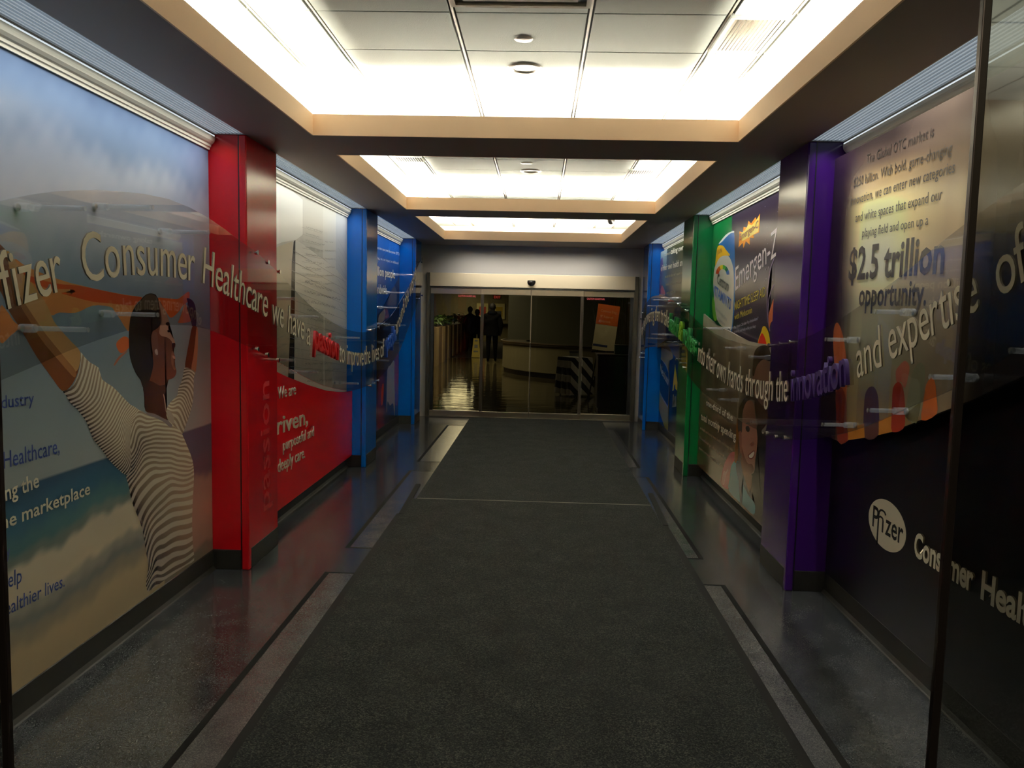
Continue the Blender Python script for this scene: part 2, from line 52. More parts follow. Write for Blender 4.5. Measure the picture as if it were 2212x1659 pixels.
 'blue': [('photo_backdrop',(40,36,34),[(9513,1518),(9849,1614),(10208,1731),(10591,1893),(10919,2017),(11177,2137),(11358,2178),(11482,1672),(11281,1087),(11372,29),(10735,18),(10116,51),(9647,86),(9604,1292)]),('people',(92,84,80),[(10210,1673),(10211,1697),(10257,1731),(10320,1769),(10402,1813),(10502,1862),(10591,1900),(10655,1921),(10706,1930),(10754,1928),(10805,1915),(10853,1892),(10885,1856),(10904,1800),(10908,1732),(10873,1681),(10778,1662),(10647,1660),(10522,1662),(10399,1661),(10281,1662)]),('people',(74,62,56),[(10921,1979),(10952,2016),(11022,2054),(11090,2086),(11147,2118),(11202,2145),(11245,2141),(11274,2082),(11289,1993),(11280,1922),(11236,1889),(11169,1875),(11102,1878),(11028,1901),(10955,1940)]),('people',(104,58,64),[(9994,1544),(10011,1569),(10035,1595),(10064,1615),(10098,1629),(10136,1638),(10174,1637),(10215,1622),(10257,1597),(10291,1573),(10325,1552),(10350,1532),(10332,1515),(10233,1500),(10095,1490),(9997,1488),(9969,1500),(9978,1522)]),('people',(110,100,92),[(9679,1531),(9733,1552),(9810,1571),(9885,1586),(9954,1604),(10021,1618),(10064,1615),(10082,1579),(10076,1524),(10033,1481),(9925,1458),(9783,1448),(9682,1449),(9649,1469),(9653,1502)]),('people',(66,36,22),[(9741,1013),(9821,1040),(9937,1044),(10051,1049),(10149,1064),(10245,1078),(10331,1090),(10405,1099),(10469,1104),(10528,1100),(10602,1083),(10671,1057),(10685,1017),(10604,959),(10470,890),(10343,833),(10247,792),(10157,762),(10063,745),(9949,737),(9832,741),(9750,770),(9714,842),(9711,939)]),('people',(104,16,30),[(9667,118),(9637,289),(9656,516),(9689,688),(9727,752),(9779,762),(9838,763),(9912,774),(9995,777),(10054,754),(10070,693),(10060,607),(10050,521),(10043,447),(10034,373),(10036,298),(10076,207),(10126,112),(10116,52),(9984,32),(9797,48)]),('people',(150,60,26),[(9850,454),(9860,515),(9881,594),(9909,651),(9948,676),(9993,679),(10021,659),(10022,598),(10006,514),(9984,448),(9957,417),(9924,405),(9896,404),(9874,408),(9856,423)]),('people',(60,54,54),[(10242,410),(10717,367),(10761,24),(10224,54)]),('people',(152,142,128),[(10257,820),(10319,873),(10404,877),(10489,878),(10570,902),(10651,924),(10715,926),(10754,908),(10775,869),(10791,782),(10807,600),(10818,368),(10821,200),(10810,154),(10790,173),(10767,207),(10750,247),(10730,302),(10693,341),(10625,347),(10542,338),(10464,338),(10397,365),(10335,400),(10289,414),(10266,388),(10258,342),(10251,308),(10238,282),(10227,269),(10222,311),(10222,461),(10229,666)]),('people',(128,48,66),[(10767,937),(10807,1001),(10873,1009),(10950,1004),(11046,1017),(11154,1016),(11232,950),(11260,759),(11256,502),(11240,309),(11214,244),(11175,244),(11129,252),(11077,248),(11018,253),(10963,266),(10911,272),(10862,286),(10823,355),(10790,533),(10765,764)]),('people',(24,34,70),[(10836,305),(11186,245),(11167,77),(10891,74)]),('people',(40,108,98),[(11235,1099),(11271,1085),(11299,1056),(11319,1026),(11332,996),(11335,965),(11324,945),(11293,941),(11247,948),(11203,962),(11153,983),(11105,1011),(11086,1037),(11118,1063),(11180,1089)])],
 'photo_edge': [(7951,1638),(7680,1589),(7354,1536),(7092,1509),(6831,1486),(6536,1454),(6275,1428),(6107,1419),(5956,1418),(5789,1418),(5593,1425),(5305,1449),(5081,1471)],
 'shelf': [('night_poster',(46,36,50),[(7215,2551),(5586,2536),(5387,1360),(6979,1340)]),('bottle_shoulder',(34,84,140),[(7692,2302),(7630,2320),(7526,2338),(7429,2352),(7355,2360),(7287,2364),(7228,2366),(7179,2371),(7139,2373),(7106,2360),(7084,2326),(7069,2276),(7052,2208),(7026,2113),(6998,2000),(6976,1896),(6963,1811),(6956,1735),(6957,1665),(6969,1598),(6989,1537),(7010,1494),(7028,1469),(7047,1463),(7058,1493),(7055,1583),(7044,1708),(7041,1821),(7047,1906),(7060,1980),(7083,2040),(7120,2085),(7168,2116),(7218,2143),(7264,2166),(7312,2183),(7365,2202),(7427,2223),(7494,2246),(7555,2266),(7619,2279),(7678,2290)]),('bottle_shoulder',(190,195,185),[(7692,2302),(7659,2312),(7595,2325),(7533,2338),(7487,2347),(7444,2355),(7396,2361),(7341,2365),(7282,2368),(7228,2368),(7180,2367),(7137,2364),(7107,2361),(7093,2357),(7092,2353),(7105,2350),(7134,2351),(7177,2354),(7226,2355),(7277,2351),(7334,2344),(7392,2337),(7450,2327),(7509,2316),(7563,2308),(7620,2303),(7672,2300)]),('bottle_front',(184,180,164),[(7848,1929),(7854,1988),(7845,2039),(7820,2082),(7774,2117),(7712,2144),(7645,2165),(7577,2180),(7505,2190),(7433,2190),(7358,2181),(7283,2162),(7217,2139),(7160,2111),(7112,2078),(7073,2040),(7048,1998),(7032,1951),(7020,1898),(7010,1837),(7004,1771),(7002,1704),(7005,1633),(7013,1561),(7029,1510),(7049,1491),(7077,1493),(7125,1498),(7206,1503),(7310,1512),(7407,1526),(7488,1543),(7561,1564),(7624,1592),(7672,1624),(7709,1662),(7744,1711),(7785,1779),(7824,1857)]),('bottle_front',(86,136,34),[(7843,1808),(7817,1802),(7783,1780),(7753,1754),(7732,1728),(7716,1698),(7697,1668),(7665,1637),(7632,1605),(7622,1583),(7652,1572),(7706,1570),(7757,1582),(7799,1617),(7838,1667),(7863,1712),(7869,1752),(7860,1788)]),('banner',(208,160,30),[(7772,2229),(7758,2254),(7739,2272),(7707,2283),(7651,2285),(7584,2280),(7520,2271),(7467,2257),(7418,2238),(7368,2218),(7300,2196),(7233,2173),(7214,2158),(7279,2160),(7395,2170),(7501,2175),(7571,2171),(7629,2162),(7680,2150),(7727,2130),(7767,2106),(7793,2102),(7798,2134),(7787,2186)]),('rainbow',(176,44,26),[(7758,2024),(7755,2034),(7748,2043),(7738,2051),(7725,2059),(7709,2066),(7607,2037),(7616,2033),(7624,2028),(7629,2023),(7633,2018),(7635,2013)]),('rainbow',(196,92,26),[(7712,2065),(7695,2071),(7675,2077),(7653,2082),(7629,2086),(7604,2089),(7546,2051),(7561,2049),(7575,2046),(7587,2044),(7599,2040),(7609,2036)]),('rainbow',(206,180,40),[(7608,2088),(7582,2091),(7554,2092),(7526,2092),(7498,2091),(7469,2089),(7467,2051),(7484,2052),(7501,2053),(7518,2052),(7534,2052),(7549,2050)]),('rainbow',(70,140,44),[(7474,2090),(7445,2087),(7417,2084),(7390,2079),(7363,2074),(7338,2069),(7390,2039),(7405,2043),(7420,2046),(7437,2048),(7453,2050),(7470,2052)]),('rainbow',(36,110,80),[(7342,2070),(7318,2063),(7296,2056),(7275,2049),(7256,2040),(7240,2032),(7331,2018),(7341,2023),(7352,2028),(7364,2032),(7378,2036),(7392,2040)]),('rainbow',(30,80,140),[(7243,2033),(7228,2025),(7216,2016),(7206,2007),(7199,1997),(7194,1988),(7303,1992),(7306,1997),(7310,2003),(7316,2008),(7323,2013),(7332,2019)]),('starburst',(226,140,44),[(6907,2339),(6784,2319),(6778,2363),(6660,2343),(6628,2397),(6540,2366),(6415,2400),(6384,2376),(6290,2412),(6289,2269),(6455,2265),(6437,2239),(6561,2254),(6550,2196),(6682,2236),(6744,2183),(6782,2231),(6911,2204)]),('starburst',(240,196,90),[(6873,2321),(6728,2328),(6623,2368),(6510,2348),(6312,2395),(6311,2278),(6602,2258),(6800,2247)]),('drinking_glass',(120,100,128),[(5861,2042),(5883,2026),(5913,2003),(5939,1976),(5956,1944),(5968,1909),(5978,1873),(5986,1836),(5991,1798),(5993,1761),(5989,1726),(5980,1693),(5970,1661),(5959,1631),(5947,1602),(5932,1575),(5914,1550),(5894,1527),(5879,1511),(5858,1512),(5872,1528),(5891,1551),(5910,1577),(5924,1603),(5936,1631),(5947,1661),(5957,1693),(5965,1726),(5970,1760),(5968,1796),(5963,1834),(5955,1871),(5945,1907),(5933,1942),(5917,1973),(5891,2000),(5861,2023),(5840,2038)]),('drinking_glass',(120,100,128),[(5805,1860),(5827,1850),(5858,1835),(5886,1818),(5907,1798),(5925,1777),(5938,1753),(5946,1728),(5949,1701),(5947,1674),(5938,1645),(5925,1616),(5915,1596),(5897,1596),(5907,1616),(5920,1645),(5929,1674),(5931,1701),(5928,1727),(5920,1752),(5907,1775),(5890,1796),(5869,1815),(5842,1832),(5811,1847),(5790,1857)]),('fruit',(186,98,60),[(5923,1625),(5916,1639),(5903,1655),(5886,1674),(5861,1705),(5831,1739),(5809,1749),(5794,1715),(5786,1656),(5788,1609),(5806,1590),(5833,1582),(5857,1573),(5871,1556),(5881,1537),(5890,1531),(5898,1546),(5905,1573),(5911,1596),(5917,1607),(5923,1615)]),('fruit',(214,180,30),[(6172,1416),(6166,1429),(6155,1443),(6142,1458),(6125,1474),(6106,1491),(6090,1507),(6079,1520),(6072,1531),(6059,1540),(6040,1546),(6016,1548),(5989,1545),(5955,1533),(5918,1514),(5888,1491),(5864,1462),(5847,1428),(5845,1402),(5860,1386),(5891,1377),(5935,1371),(6004,1369),(6088,1370),(6152,1375),(6176,1386),(6176,1401)]),('fruit',(196,44,20),[(6159,1416),(6152,1433),(6136,1450),(6119,1465),(6103,1479),(6085,1491),(6063,1494),(6033,1485),(6000,1468),(5972,1450),(5947,1427),(5927,1403),(5933,1385),(5985,1376),(6064,1374),(6127,1376),(6153,1386),(6160,1400)])],
 'photo': [('wood_backdrop',(84,64,44),[(7888,662),(6473,735),(6399,348),(6856,122),(7921,141)]),('person_dark',(28,20,18),[(5880,781),(5813,902),(5635,984),(5555,876),(5424,136),(5610,139),(5857,148),(5828,244),(5912,320),(5927,406),(5870,475),(5836,725)]),('man_face',(134,100,82),[(6045,1173),(6036,1216),(6010,1248),(5976,1272),(5937,1291),(5890,1302),(5837,1310),(5769,1318),(5695,1322),(5640,1310),(5613,1275),(5603,1223),(5595,1164),(5582,1094),(5573,1015),(5575,946),(5597,892),(5632,848),(5668,817),(5700,801),(5732,799),(5766,802),(5802,809),(5841,821),(5877,844),(5909,880),(5938,927),(5966,980),(5998,1043),(6030,1113)]),('man_face',(84,52,42),[(5972,1014),(5926,1016),(5849,995),(5777,978),(5715,978),(5657,981),(5618,974),(5606,950),(5612,916),(5622,885),(5632,858),(5647,835),(5668,817),(5696,806),(5730,801),(5766,802),(5802,807),(5840,819),(5877,844),(5921,899),(5963,968)]),('man_hair',(50,38,30),[(6059,1178),(6065,1204),(6066,1239),(6063,1273),(6059,1302),(6052,1328),(6034,1351),(6004,1371),(5964,1386),(5914,1398),(5849,1407),(5776,1413),(5715,1411),(5673,1399),(5641,1380),(5620,1360),(5607,1340),(5604,1319),(5620,1305),(5666,1304),(5732,1310),(5796,1309),(5853,1295),(5907,1274),(5951,1251),(5979,1224),(5997,1196),(6013,1176),(6031,1167),(6047,1168)]),('man_face',(196,184,170),[(5740,795),(5724,807),(5695,821),(5671,833),(5654,844),(5641,853),(5632,855),(5627,849),(5627,836),(5634,822),(5652,806),(5678,788),(5701,778),(5720,778),(5736,785)]),('rose_sleeve',(146,58,64),[(6882,250),(6862,285),(6837,320),(6808,353),(6775,382),(6738,408),(6701,431),(6667,452),(6632,471),(6594,486),(6546,500),(6495,510),(6457,510),(6438,495),(6432,470),(6443,436),(6481,390),(6537,335),(6584,282),(6602,236),(6612,193),(6643,163),(6725,148),(6833,145),(6910,154),(6925,178),(6906,214)]),('rose_sleeve',(176,110,108),[(6873,208),(6861,233),(6846,262),(6825,284),(6797,291),(6764,291),(6735,295),(6710,311),(6689,330),(6682,334),(6697,310),(6727,269),(6753,233),(6770,205),(6783,181),(6801,164),(6831,156),(6866,155),(6889,160),(6893,171),(6885,188)]),('blue_vest',(58,108,118),[(6572,370),(6539,400),(6496,428),(6445,446),(6384,454),(6316,454),(6257,444),(6214,422),(6179,392),(6138,362),(6084,334),(6025,308),(5976,286),(5945,271),(5923,262),(5899,253),(5866,246),(5832,241),(5812,229),(5803,204),(5808,173),(5843,151),(5922,144),(6036,146),(6162,149),(6312,147),(6479,145),(6603,156),(6640,187),(6624,230),(6605,271),(6600,306),(6591,339)]),('blue_vest',(40,44,66),[(6415,435),(6375,449),(6314,456),(6258,451),(6217,428),(6180,393),(6138,362),(6085,340),(6028,321),(5980,305),(5940,287),(5909,270),(5900,259),(5923,255),(5968,257),(6021,263),(6084,282),(6156,306),(6205,308),(6208,265),(6186,200),(6176,154),(6190,138),(6216,141),(6242,158),(6263,198),(6285,253),(6308,299),(6335,322),(6363,335),(6386,351),(6406,379),(6421,410)]),('woman_hair',(112,70,26),[(6463,757),(6457,798),(6446,835),(6428,857),(6397,863),(6360,856),(6331,836),(6314,796),(6305,745),(6306,705),(6322,693),(6347,693),(6366,675),(6371,621),(6369,548),(6372,491),(6382,460),(6397,444),(6415,435),(6440,425),(6468,422),(6486,439),(6484,485),(6472,551),(6463,612),(6463,664),(6465,713)]),('woman_neck',(112,68,46),[(6269,509),(6228,495),(6166,465),(6103,441),(6040,434),(5976,433),(5932,430),(5917,427),(5919,421),(5927,406),(5934,366),(5946,316),(5972,287),(6020,297),(6082,330),(6138,362),(6180,384),(6214,405),(6240,427),(6263,459),(6277,493)]),('woman_face',(150,106,86),[(6328,890),(6282,927),(6216,953),(6152,969),(6092,978),(6032,978),(5983,963),(5949,926),(5924,875),(5900,828),(5875,791),(5852,758),(5836,725),(5834,690),(5839,656),(5847,623),(5857,594),(5869,568),(5878,542),(5877,517),(5873,494),(5879,473),(5902,454),(5936,438),(5974,427),(6014,420),(6057,418),(6100,422),(6139,435),(6178,455),(6211,480),(6239,507),(6262,538),(6281,574),(6298,617),(6311,665),(6321,716),(6333,775),(6341,837)]),('woman_face',(108,66,48),[(6286,600),(6261,589),(6214,556),(6169,527),(6134,512),(6099,500),(6064,495),(6023,498),(5981,507),(5947,510),(5918,503),(5896,491),(5889,477),(5905,460),(5937,441),(5974,427),(6013,420),(6057,418),(6100,422),(6139,434),(6177,454),(6211,480),(6246,522),(6277,572)]),('woman_hair',(44,34,27),[(6416,723),(6429,756),(6440,797),(6438,836),(6418,869),(6386,900),(6348,928),(6306,953),(6259,977),(6207,996),(6145,1015),(6078,1030),(6020,1035),(5968,1020),(5924,995),(5905,978),(5923,978),(5965,987),(6012,991),(6057,988),(6107,980),(6152,969),(6188,956),(6218,940),(6243,920),(6265,897),(6282,871),(6292,841),(6292,801),(6285,757),(6283,722),(6290,701),(6301,690),(6315,683),(6331,679),(6350,678),(6368,682),(6385,690),(6402,702)]),('woman_face',(128,84,68),[(6376,681),(6367,696),(6350,705),(6333,708),(6316,706),(6300,699),(6286,681),(6273,641),(6264,589),(6261,551),(6269,535),(6285,533),(6300,537),(6315,549),(6329,568),(6342,591),(6357,621),(6370,654)]),('woman_face',(40,26,22),[(6182,756),(6167,765),(6141,774),(6117,779),(6095,778),(6074,773),(6061,767),(6058,758),(6062,748),(6073,740),(6093,734),(6121,731),(6145,732),(6164,738),(6179,747)]),('woman_face',(50,32,26),[(6192,784),(6179,791),(6150,800),(6122,807),(6094,808),(6066,807),(6053,804),(6065,800),(6091,794),(6119,790),(6148,786),(6178,784)]),('woman_face',(100,56,46),[(6025,653),(6007,663),(5979,674),(5955,681),(5937,681),(5922,677),(5916,671),(5920,665),(5933,656),(5949,649),(5966,643),(5987,639),(6003,638),(6017,641),(6026,646)]),('woman_face',(110,48,44),[(6071,558),(6044,572),(6001,589),(5964,603),(5940,613),(5921,620),(5907,622),(5895,618),(5887,609),(5888,597),(5900,583),(5920,566),(5943,553),(5969,544),(5998,539),(6023,538),(6047,541),(6068,548)]),('woman_face',(206,194,178),[(6046,558),(6025,569),(5992,583),(5962,596),(5942,604),(5924,611),(5912,613),(5904,611),(5900,606),(5902,598),(5911,587),(5927,574),(5945,563),(5967,555),(5992,550),(6013,547),(6031,547),(6045,551)])],
 'portrait': [('portrait_face',(108,84,96),[(11245,2325),(11219,2352),(11179,2367),(11131,2379),(11073,2396),(11007,2408),(10952,2397),(10912,2341),(10881,2262),(10863,2197),(10860,2164),(10869,2144),(10883,2123),(10896,2089),(10914,2052),(10942,2027),(10986,2019),(11042,2024),(11095,2041),(11146,2074),(11195,2120),(11231,2169),(11250,2223),(11254,2279)]),('portrait_face',(60,44,60),[(11129,2371),(11102,2379),(11063,2384),(11031,2380),(11010,2359),(10996,2329),(10999,2309),(11031,2310),(11081,2320),(11119,2332),(11135,2345),(11138,2360)]),('portrait_face',(78,50,66),[(11143,2226),(11114,2251),(11065,2266),(11025,2258),(10999,2207),(10982,2133),(10980,2082),(11007,2072),(11050,2086),(11088,2109),(11116,2145),(11139,2190)]),('portrait_shirt',(120,50,80),[(11302,1939),(11303,1960),(11261,1989),(11217,2014),(11179,2033),(11137,2049),(11099,2056),(11066,2053),(11036,2041),(11015,2022),(10999,1993),(10993,1957),(11017,1931),(11103,1924),(11222,1928)]),('portrait_shirt',(170,88,62),[(11017,1931),(11016,1957),(11008,1990),(10988,2014),(10954,2024),(10909,2025),(10856,2017),(10787,1994),(10711,1963),(10654,1936),(10617,1919),(10598,1906),(10622,1899),(10723,1898),(10872,1902),(10986,1908),(11024,1912),(11024,1918)]),('portrait_shirt',(100,62,44),[(11617,1899),(10552,1897),(10360,1310),(11366,1158)]),('portrait_shirt',(150,120,90),[(11819,1908),(11515,1933),(10645,1899),(10595,1883),(11132,1884)])],
 'product': [('carton',(156,142,76),[(11428,1077),(11373,1125),(11291,1158),(11204,1182),(11126,1199),(11043,1207),(10941,1212),(10807,1217),(10657,1219),(10518,1210),(10384,1183),(10260,1145),(10179,1113),(10157,1092),(10176,1076),(10218,1060),(10294,1050),(10396,1040),(10469,1010),(10489,961),(10478,891),(10454,773),(10401,553),(10336,285),(10321,99),(10389,57),(10509,93),(10643,142),(10792,180),(10958,230),(11098,286),(11190,338),(11253,394),(11303,472),(11347,589),(11378,726),(11401,848),(11425,940),(11441,1015)]),('carton_label',(150,146,130),[(11334,958),(11326,1004),(11298,1028),(11195,1027),(10952,1002),(10651,953),(10436,876),(10356,742),(10347,576),(10365,455),(10393,413),(10448,415),(10545,430),(10720,450),(10945,484),(11129,528),(11224,578),(11269,635),(11299,702),(11328,788),(11340,883)]),('carton_label',(32,36,70),[(11290,960),(11282,1000),(11255,1017),(11160,1011),(10939,984),(10664,937),(10466,865),(10390,739),(10378,586),(10391,474),(10414,436),(10463,440),(10552,456),(10713,476),(10921,510),(11091,550),(11179,595),(11221,645),(11250,706),(11279,791),(11294,887)]),('box_front',(14,20,34),[(10420,987),(10401,1034),(10355,1041),(10292,1047),(10209,1065),(10112,1080),(10023,1088),(9951,1092),(9887,1088),(9822,1057),(9753,1001),(9684,920),(9620,793),(9532,577),(9450,318),(9465,130),(9669,51),(9989,38),(10242,85),(10317,212),(10304,400),(10299,576),(10343,731),(10396,878)]),('box_front',(190,166,36),[(10111,660),(9981,1014),(9761,797),(9756,699),(9894,711),(9936,765),(9990,744),(10001,683)]),('box_front',(150,146,120),[(10063,460),(10051,623),(9983,630),(9975,512),(9889,525),(9920,616),(9816,626),(9786,501)])],
 'portrait_edge': [(11462,1095),(11243,1151),(10964,1216),(10704,1263),(10442,1295),(10209,1308),(9919,1306),(9428,1290),(9034,1273)],
 'ribbon_left': [(2343,1876),(2393,1890),(2467,1912),(2553,1937),(2654,1964),(2766,1989),(2892,2012),(3030,2034),(3190,2054),(3391,2073),(3616,2083),(3834,2074),(4053,2050),(4277,2012),(4481,1972),(4619,1951),(4723,1934),(4822,1909),(4916,1883),(5005,1863),(5126,1832),(5344,1767),(5617,1687),(5909,1612),(6227,1541),(6567,1481),(6903,1434),(7190,1407),(7441,1393),(7646,1386),(7848,1389),(8118,1406),(8421,1435),(8746,1477),(9081,1537),(9393,1620),(9713,1722),(10088,1842),(10472,1977),(10827,2126),(11137,2260),(11374,2337),(11527,2377),(11556,2033),(11395,1919),(11175,1778),(10941,1662),(10696,1551),(10461,1444),(10218,1337),(9955,1220),(9683,1116),(9402,1045),(9136,991),(8915,946),(8697,910),(8449,881),(8202,860),(7981,850),(7758,847),(7503,849),(7264,858),(7106,868),(6912,891),(6582,937),(6230,994),(5909,1061),(5615,1130),(5357,1193),(5119,1252),(4879,1309),(4681,1353),(4591,1373),(4489,1394),(4263,1440),(4049,1482),(3942,1499),(3836,1506),(3657,1511),(3481,1511),(3360,1507),(3225,1494),(3018,1464),(2834,1433),(2735,1413),(2651,1394),(2539,1371),(2438,1351),(2363,1336),(2314,1327)],
 'ribbon_right': [(11389,1647),(11295,1685),(11162,1731),(11017,1765),(10847,1797),(10644,1830),(10420,1856),(10179,1864),(9936,1863),(9719,1861),(9491,1852),(9225,1832),(8947,1804),(8665,1765),(8399,1726),(8171,1692),(7964,1661),(7787,1634),(7594,1603),(7361,1560),(7068,1516),(6677,1474),(6281,1442),(5910,1425),(5608,1417),(5441,1415),(5291,1420),(5071,1435),(4861,1452),(4709,1465),(4569,1481),(4419,1501),(4263,1528),(4090,1566),(3923,1606),(3789,1641),(3646,1681),(3457,1735),(3281,1788),(3157,1831),(3046,1871),(2935,1908),(2811,1947),(2647,1993),(2499,2033),(2389,2059),(2317,2076),(2259,1618),(2334,1584),(2435,1540),(2516,1504),(2601,1467),(2702,1422),(2815,1375),(2944,1332),(3087,1289),(3242,1235),(3396,1182),(3519,1143),(3632,1110),(3756,1076),(3895,1042),(4079,999),(4279,958),(4451,929),(4623,908),(4807,890),(5024,877),(5322,869),(5670,869),(6038,887),(6416,911),(6765,930),(7087,951),(7377,985),(7627,1024),(7818,1064),(7988,1102),(8195,1136),(8407,1167),(8600,1195),(8804,1217),(9055,1229),(9335,1235),(9647,1233),(9965,1225),(10245,1214),(10502,1197),(10735,1174),(10949,1146),(11166,1112),(11329,1083)],
 'words_left': [('Pfizer',0,[(2382,1552),(2483,1577),(2624,1610),(2796,1650)]),('Consumer',0,[(2901,1678),(3055,1697),(3209,1719),(3442,1730),(3622,1730),(3873,1721)]),('Healthcare',0,[(3938,1719),(4055,1703),(4247,1667),(4494,1618),(4686,1582),(4911,1540)]),('we',0,[(4983,1504),(5225,1468)]),('have',0,[(5293,1442),(5683,1376)]),('a',0,[(5728,1348),(5840,1326)]),('passion',1,[(5906,1310),(6229,1252),(6635,1177)]),('to',0,[(6681,1159),(6883,1129)]),('improve',0,[(6942,1121),(7259,1090),(7638,1063)]),('the',0,[(7668,1068),(7956,1066)]),('lives',0,[(8011,1070),(8398,1083)]),('of',0,[(8459,1087),(8676,1111)]),('people',2,[(8767,1143),(9040,1193),(9360,1263)]),('around',0,[(9419,1310),(9665,1422),(9989,1604)]),('the',0,[(10033,1622),(10301,1743)]),('world',0,[(10355,1774),(10903,2031)])],
 'words_right': [('empowering',0,[(11241,1309),(10986,1450),(10634,1518),(10110,1547)]),('them',0,[(10050,1547),(9627,1540)]),('to',0,[(9571,1535),(9390,1520)]),('take',0,[(9336,1516),(8961,1474)]),('health',3,[(8895,1460),(8613,1425),(8307,1394)]),('&',4,[(8264,1381),(8074,1364)]),('wellness',3,[(8021,1356),(7689,1301),(7361,1247)]),('into',0,[(7278,1209),(6966,1174)]),('their',0,[(6907,1166),(6529,1131)]),('own',0,[(6493,1123),(6166,1095)]),('hands',0,[(6104,1089),(5644,1075)]),('through',0,[(5580,1071),(5230,1079),(4913,1099)]),('the',0,[(4856,1102),(4626,1128)]),('innovation',5,[(4544,1139),(4300,1179),(4077,1224),(3733,1309)]),('and',0,[(3652,1341),(3390,1415)]),('expertise',0,[(3336,1440),(3185,1486),(3024,1540),(2860,1592),(2680,1651)]),('of',0,[(2586,1681),(2425,1740)])],
 'texts': [('beach','dustry',(2.815,1.211),(3.004,1.208),0.0468,(34,52,108),0.004),('beach','Healthcare,',(2.816,0.988),(3.159,0.987),0.0623,(34,52,108),0.004),('beach','ing the',(2.802,0.866),(3.02,0.877),0.0584,(206,200,178),0.014),('beach','he marketplace',(2.792,0.764),(3.372,0.767),0.0529,(206,200,178),0.014),('beach','by',(2.791,0.651),(2.837,0.653),0.0448,(34,52,108),0.004),('beach','help',(2.785,0.538),(2.896,0.532),0.0589,(34,52,108),0.004),('beach','healthier lives.',(2.763,0.438),(3.167,0.42),0.0532,(34,52,108),0.004),('gold','The Global OTC market is',(4.142,2.391),(3.453,2.378),0.0459,(44,34,28),0),('gold','$250 billion. With bold, game-changing',(4.291,2.296),(3.293,2.277),0.0476,(44,34,28),0),('gold','innovation, we can enter new categories',(4.315,2.206),(3.261,2.196),0.0479,(44,34,28),0),('gold','and white spaces that expand our',(4.238,2.111),(3.348,2.102),0.0471,(44,34,28),0),('gold','playing field and open up a',(4.14,2.025),(3.45,2.012),0.0435,(44,34,28),0),('gold','$2.5 trillion',(4.288,1.818),(3.293,1.805),0.1571,(40,30,28),0.024),('gold','opportunity.',(4.132,1.68),(3.421,1.675),0.1087,(40,30,28),0.022),('red','We are',(5.627,0.947),(6.05,0.938),0.0866,(206,200,178),0),('red','driven,',(5.41,0.698),(6.374,0.665),0.1268,(206,200,178),0.012),('red','purposeful and',(5.741,0.548),(6.548,0.536),0.0844,(206,200,178),0),('red','deeply care.',(5.62,0.408),(6.29,0.399),0.094,(206,200,178),0),('blue','expansion into new over-the-counter (OTC)',(9.232,2.325),(11.052,2.367),0.0351,(170,176,190),0),('blue','categories, we can impact an additional',(9.236,2.204),(10.994,2.238),0.0352,(170,176,190),0),('blue','billion people',(9.367,2.018),(10.736,2.032),0.1107,(206,200,178),0.014),('blue','worldwide.',(9.311,1.8),(10.212,1.811),0.1106,(206,200,178),0.014),('shelf','LOOK',(7.747,2.201),(7.527,2.218),0.0387,(120,84,20),0),('shelf','Centrum',(7.681,1.931),(7.208,1.837),0.0939,(26,24,24),0.02),('shelf','VITAMINTS',(7.84,1.833),(7.093,1.674),0.0914,(30,70,138),0.02),('shelf','Refreshingly Minty',(7.651,1.672),(7.208,1.578),0.0297,(100,100,96),0),('shelf','Multivitamin',(7.565,1.584),(7.274,1.529),0.0293,(100,100,96),0),('shelf','Emergen-C',(6.885,2.258),(6.316,2.31),0.0573,(110,60,60),0.01),('shelf','Emergen-Zzzz',(6.949,1.838),(5.44,2.124),0.2007,(206,196,190),0.0),('shelf','NIGHTTIME SLEEP AID',(6.945,1.669),(6.03,1.771),0.0731,(196,180,40),0),('shelf','with Melatonin',(6.935,1.585),(6.381,1.647),0.0538,(190,172,44),0),('shelf','Plus Vitamin C & other Key Antioxidants*',(6.933,1.51),(6.187,1.595),0.0246,(170,164,170),0),('shelf','to fortify your body while you sleep',(6.919,1.472),(6.251,1.534),0.0245,(170,164,170),0),('photo','one-third of the',(7.651,0.762),(6.591,0.75),0.0592,(206,200,178),0.012),('photo','total monthly spending',(7.856,0.595),(6.469,0.609),0.0684,(206,200,178),0.01),('photo','on health and beauty items, health and beauty aids',(7.873,0.498),(6.548,0.502),0.0266,(150,138,116),0),('photo','household products per the',(7.872,0.404),(6.769,0.392),0.0266,(150,138,116),0),('photo','consumer retail sales',(7.88,0.297),(6.843,0.3),0.0266,(150,138,116),0),('portrait','Consumers are',(10.796,2.408),(10.297,2.4),0.0415,(150,146,120),0),('portrait','taking ownership',(10.283,2.396),(8.864,2.372),0.0646,(196,190,170),0.012),('portrait','of their own health and',(11.066,2.222),(9.33,2.201),0.0772,(196,190,170),0.012),('portrait','to do this they will require tools',(10.652,2.112),(9.272,2.102),0.0334,(150,146,120),0),('portrait','brands and products they trust',(10.579,2.007),(9.283,1.997),0.0331,(150,146,120),0),('portrait','every single day',(10.497,1.899),(9.805,1.902),0.0329,(150,146,120),0),('product','Nexium',(11.177,0.835),(10.448,0.703),0.1114,(190,190,186),0.012)],
}
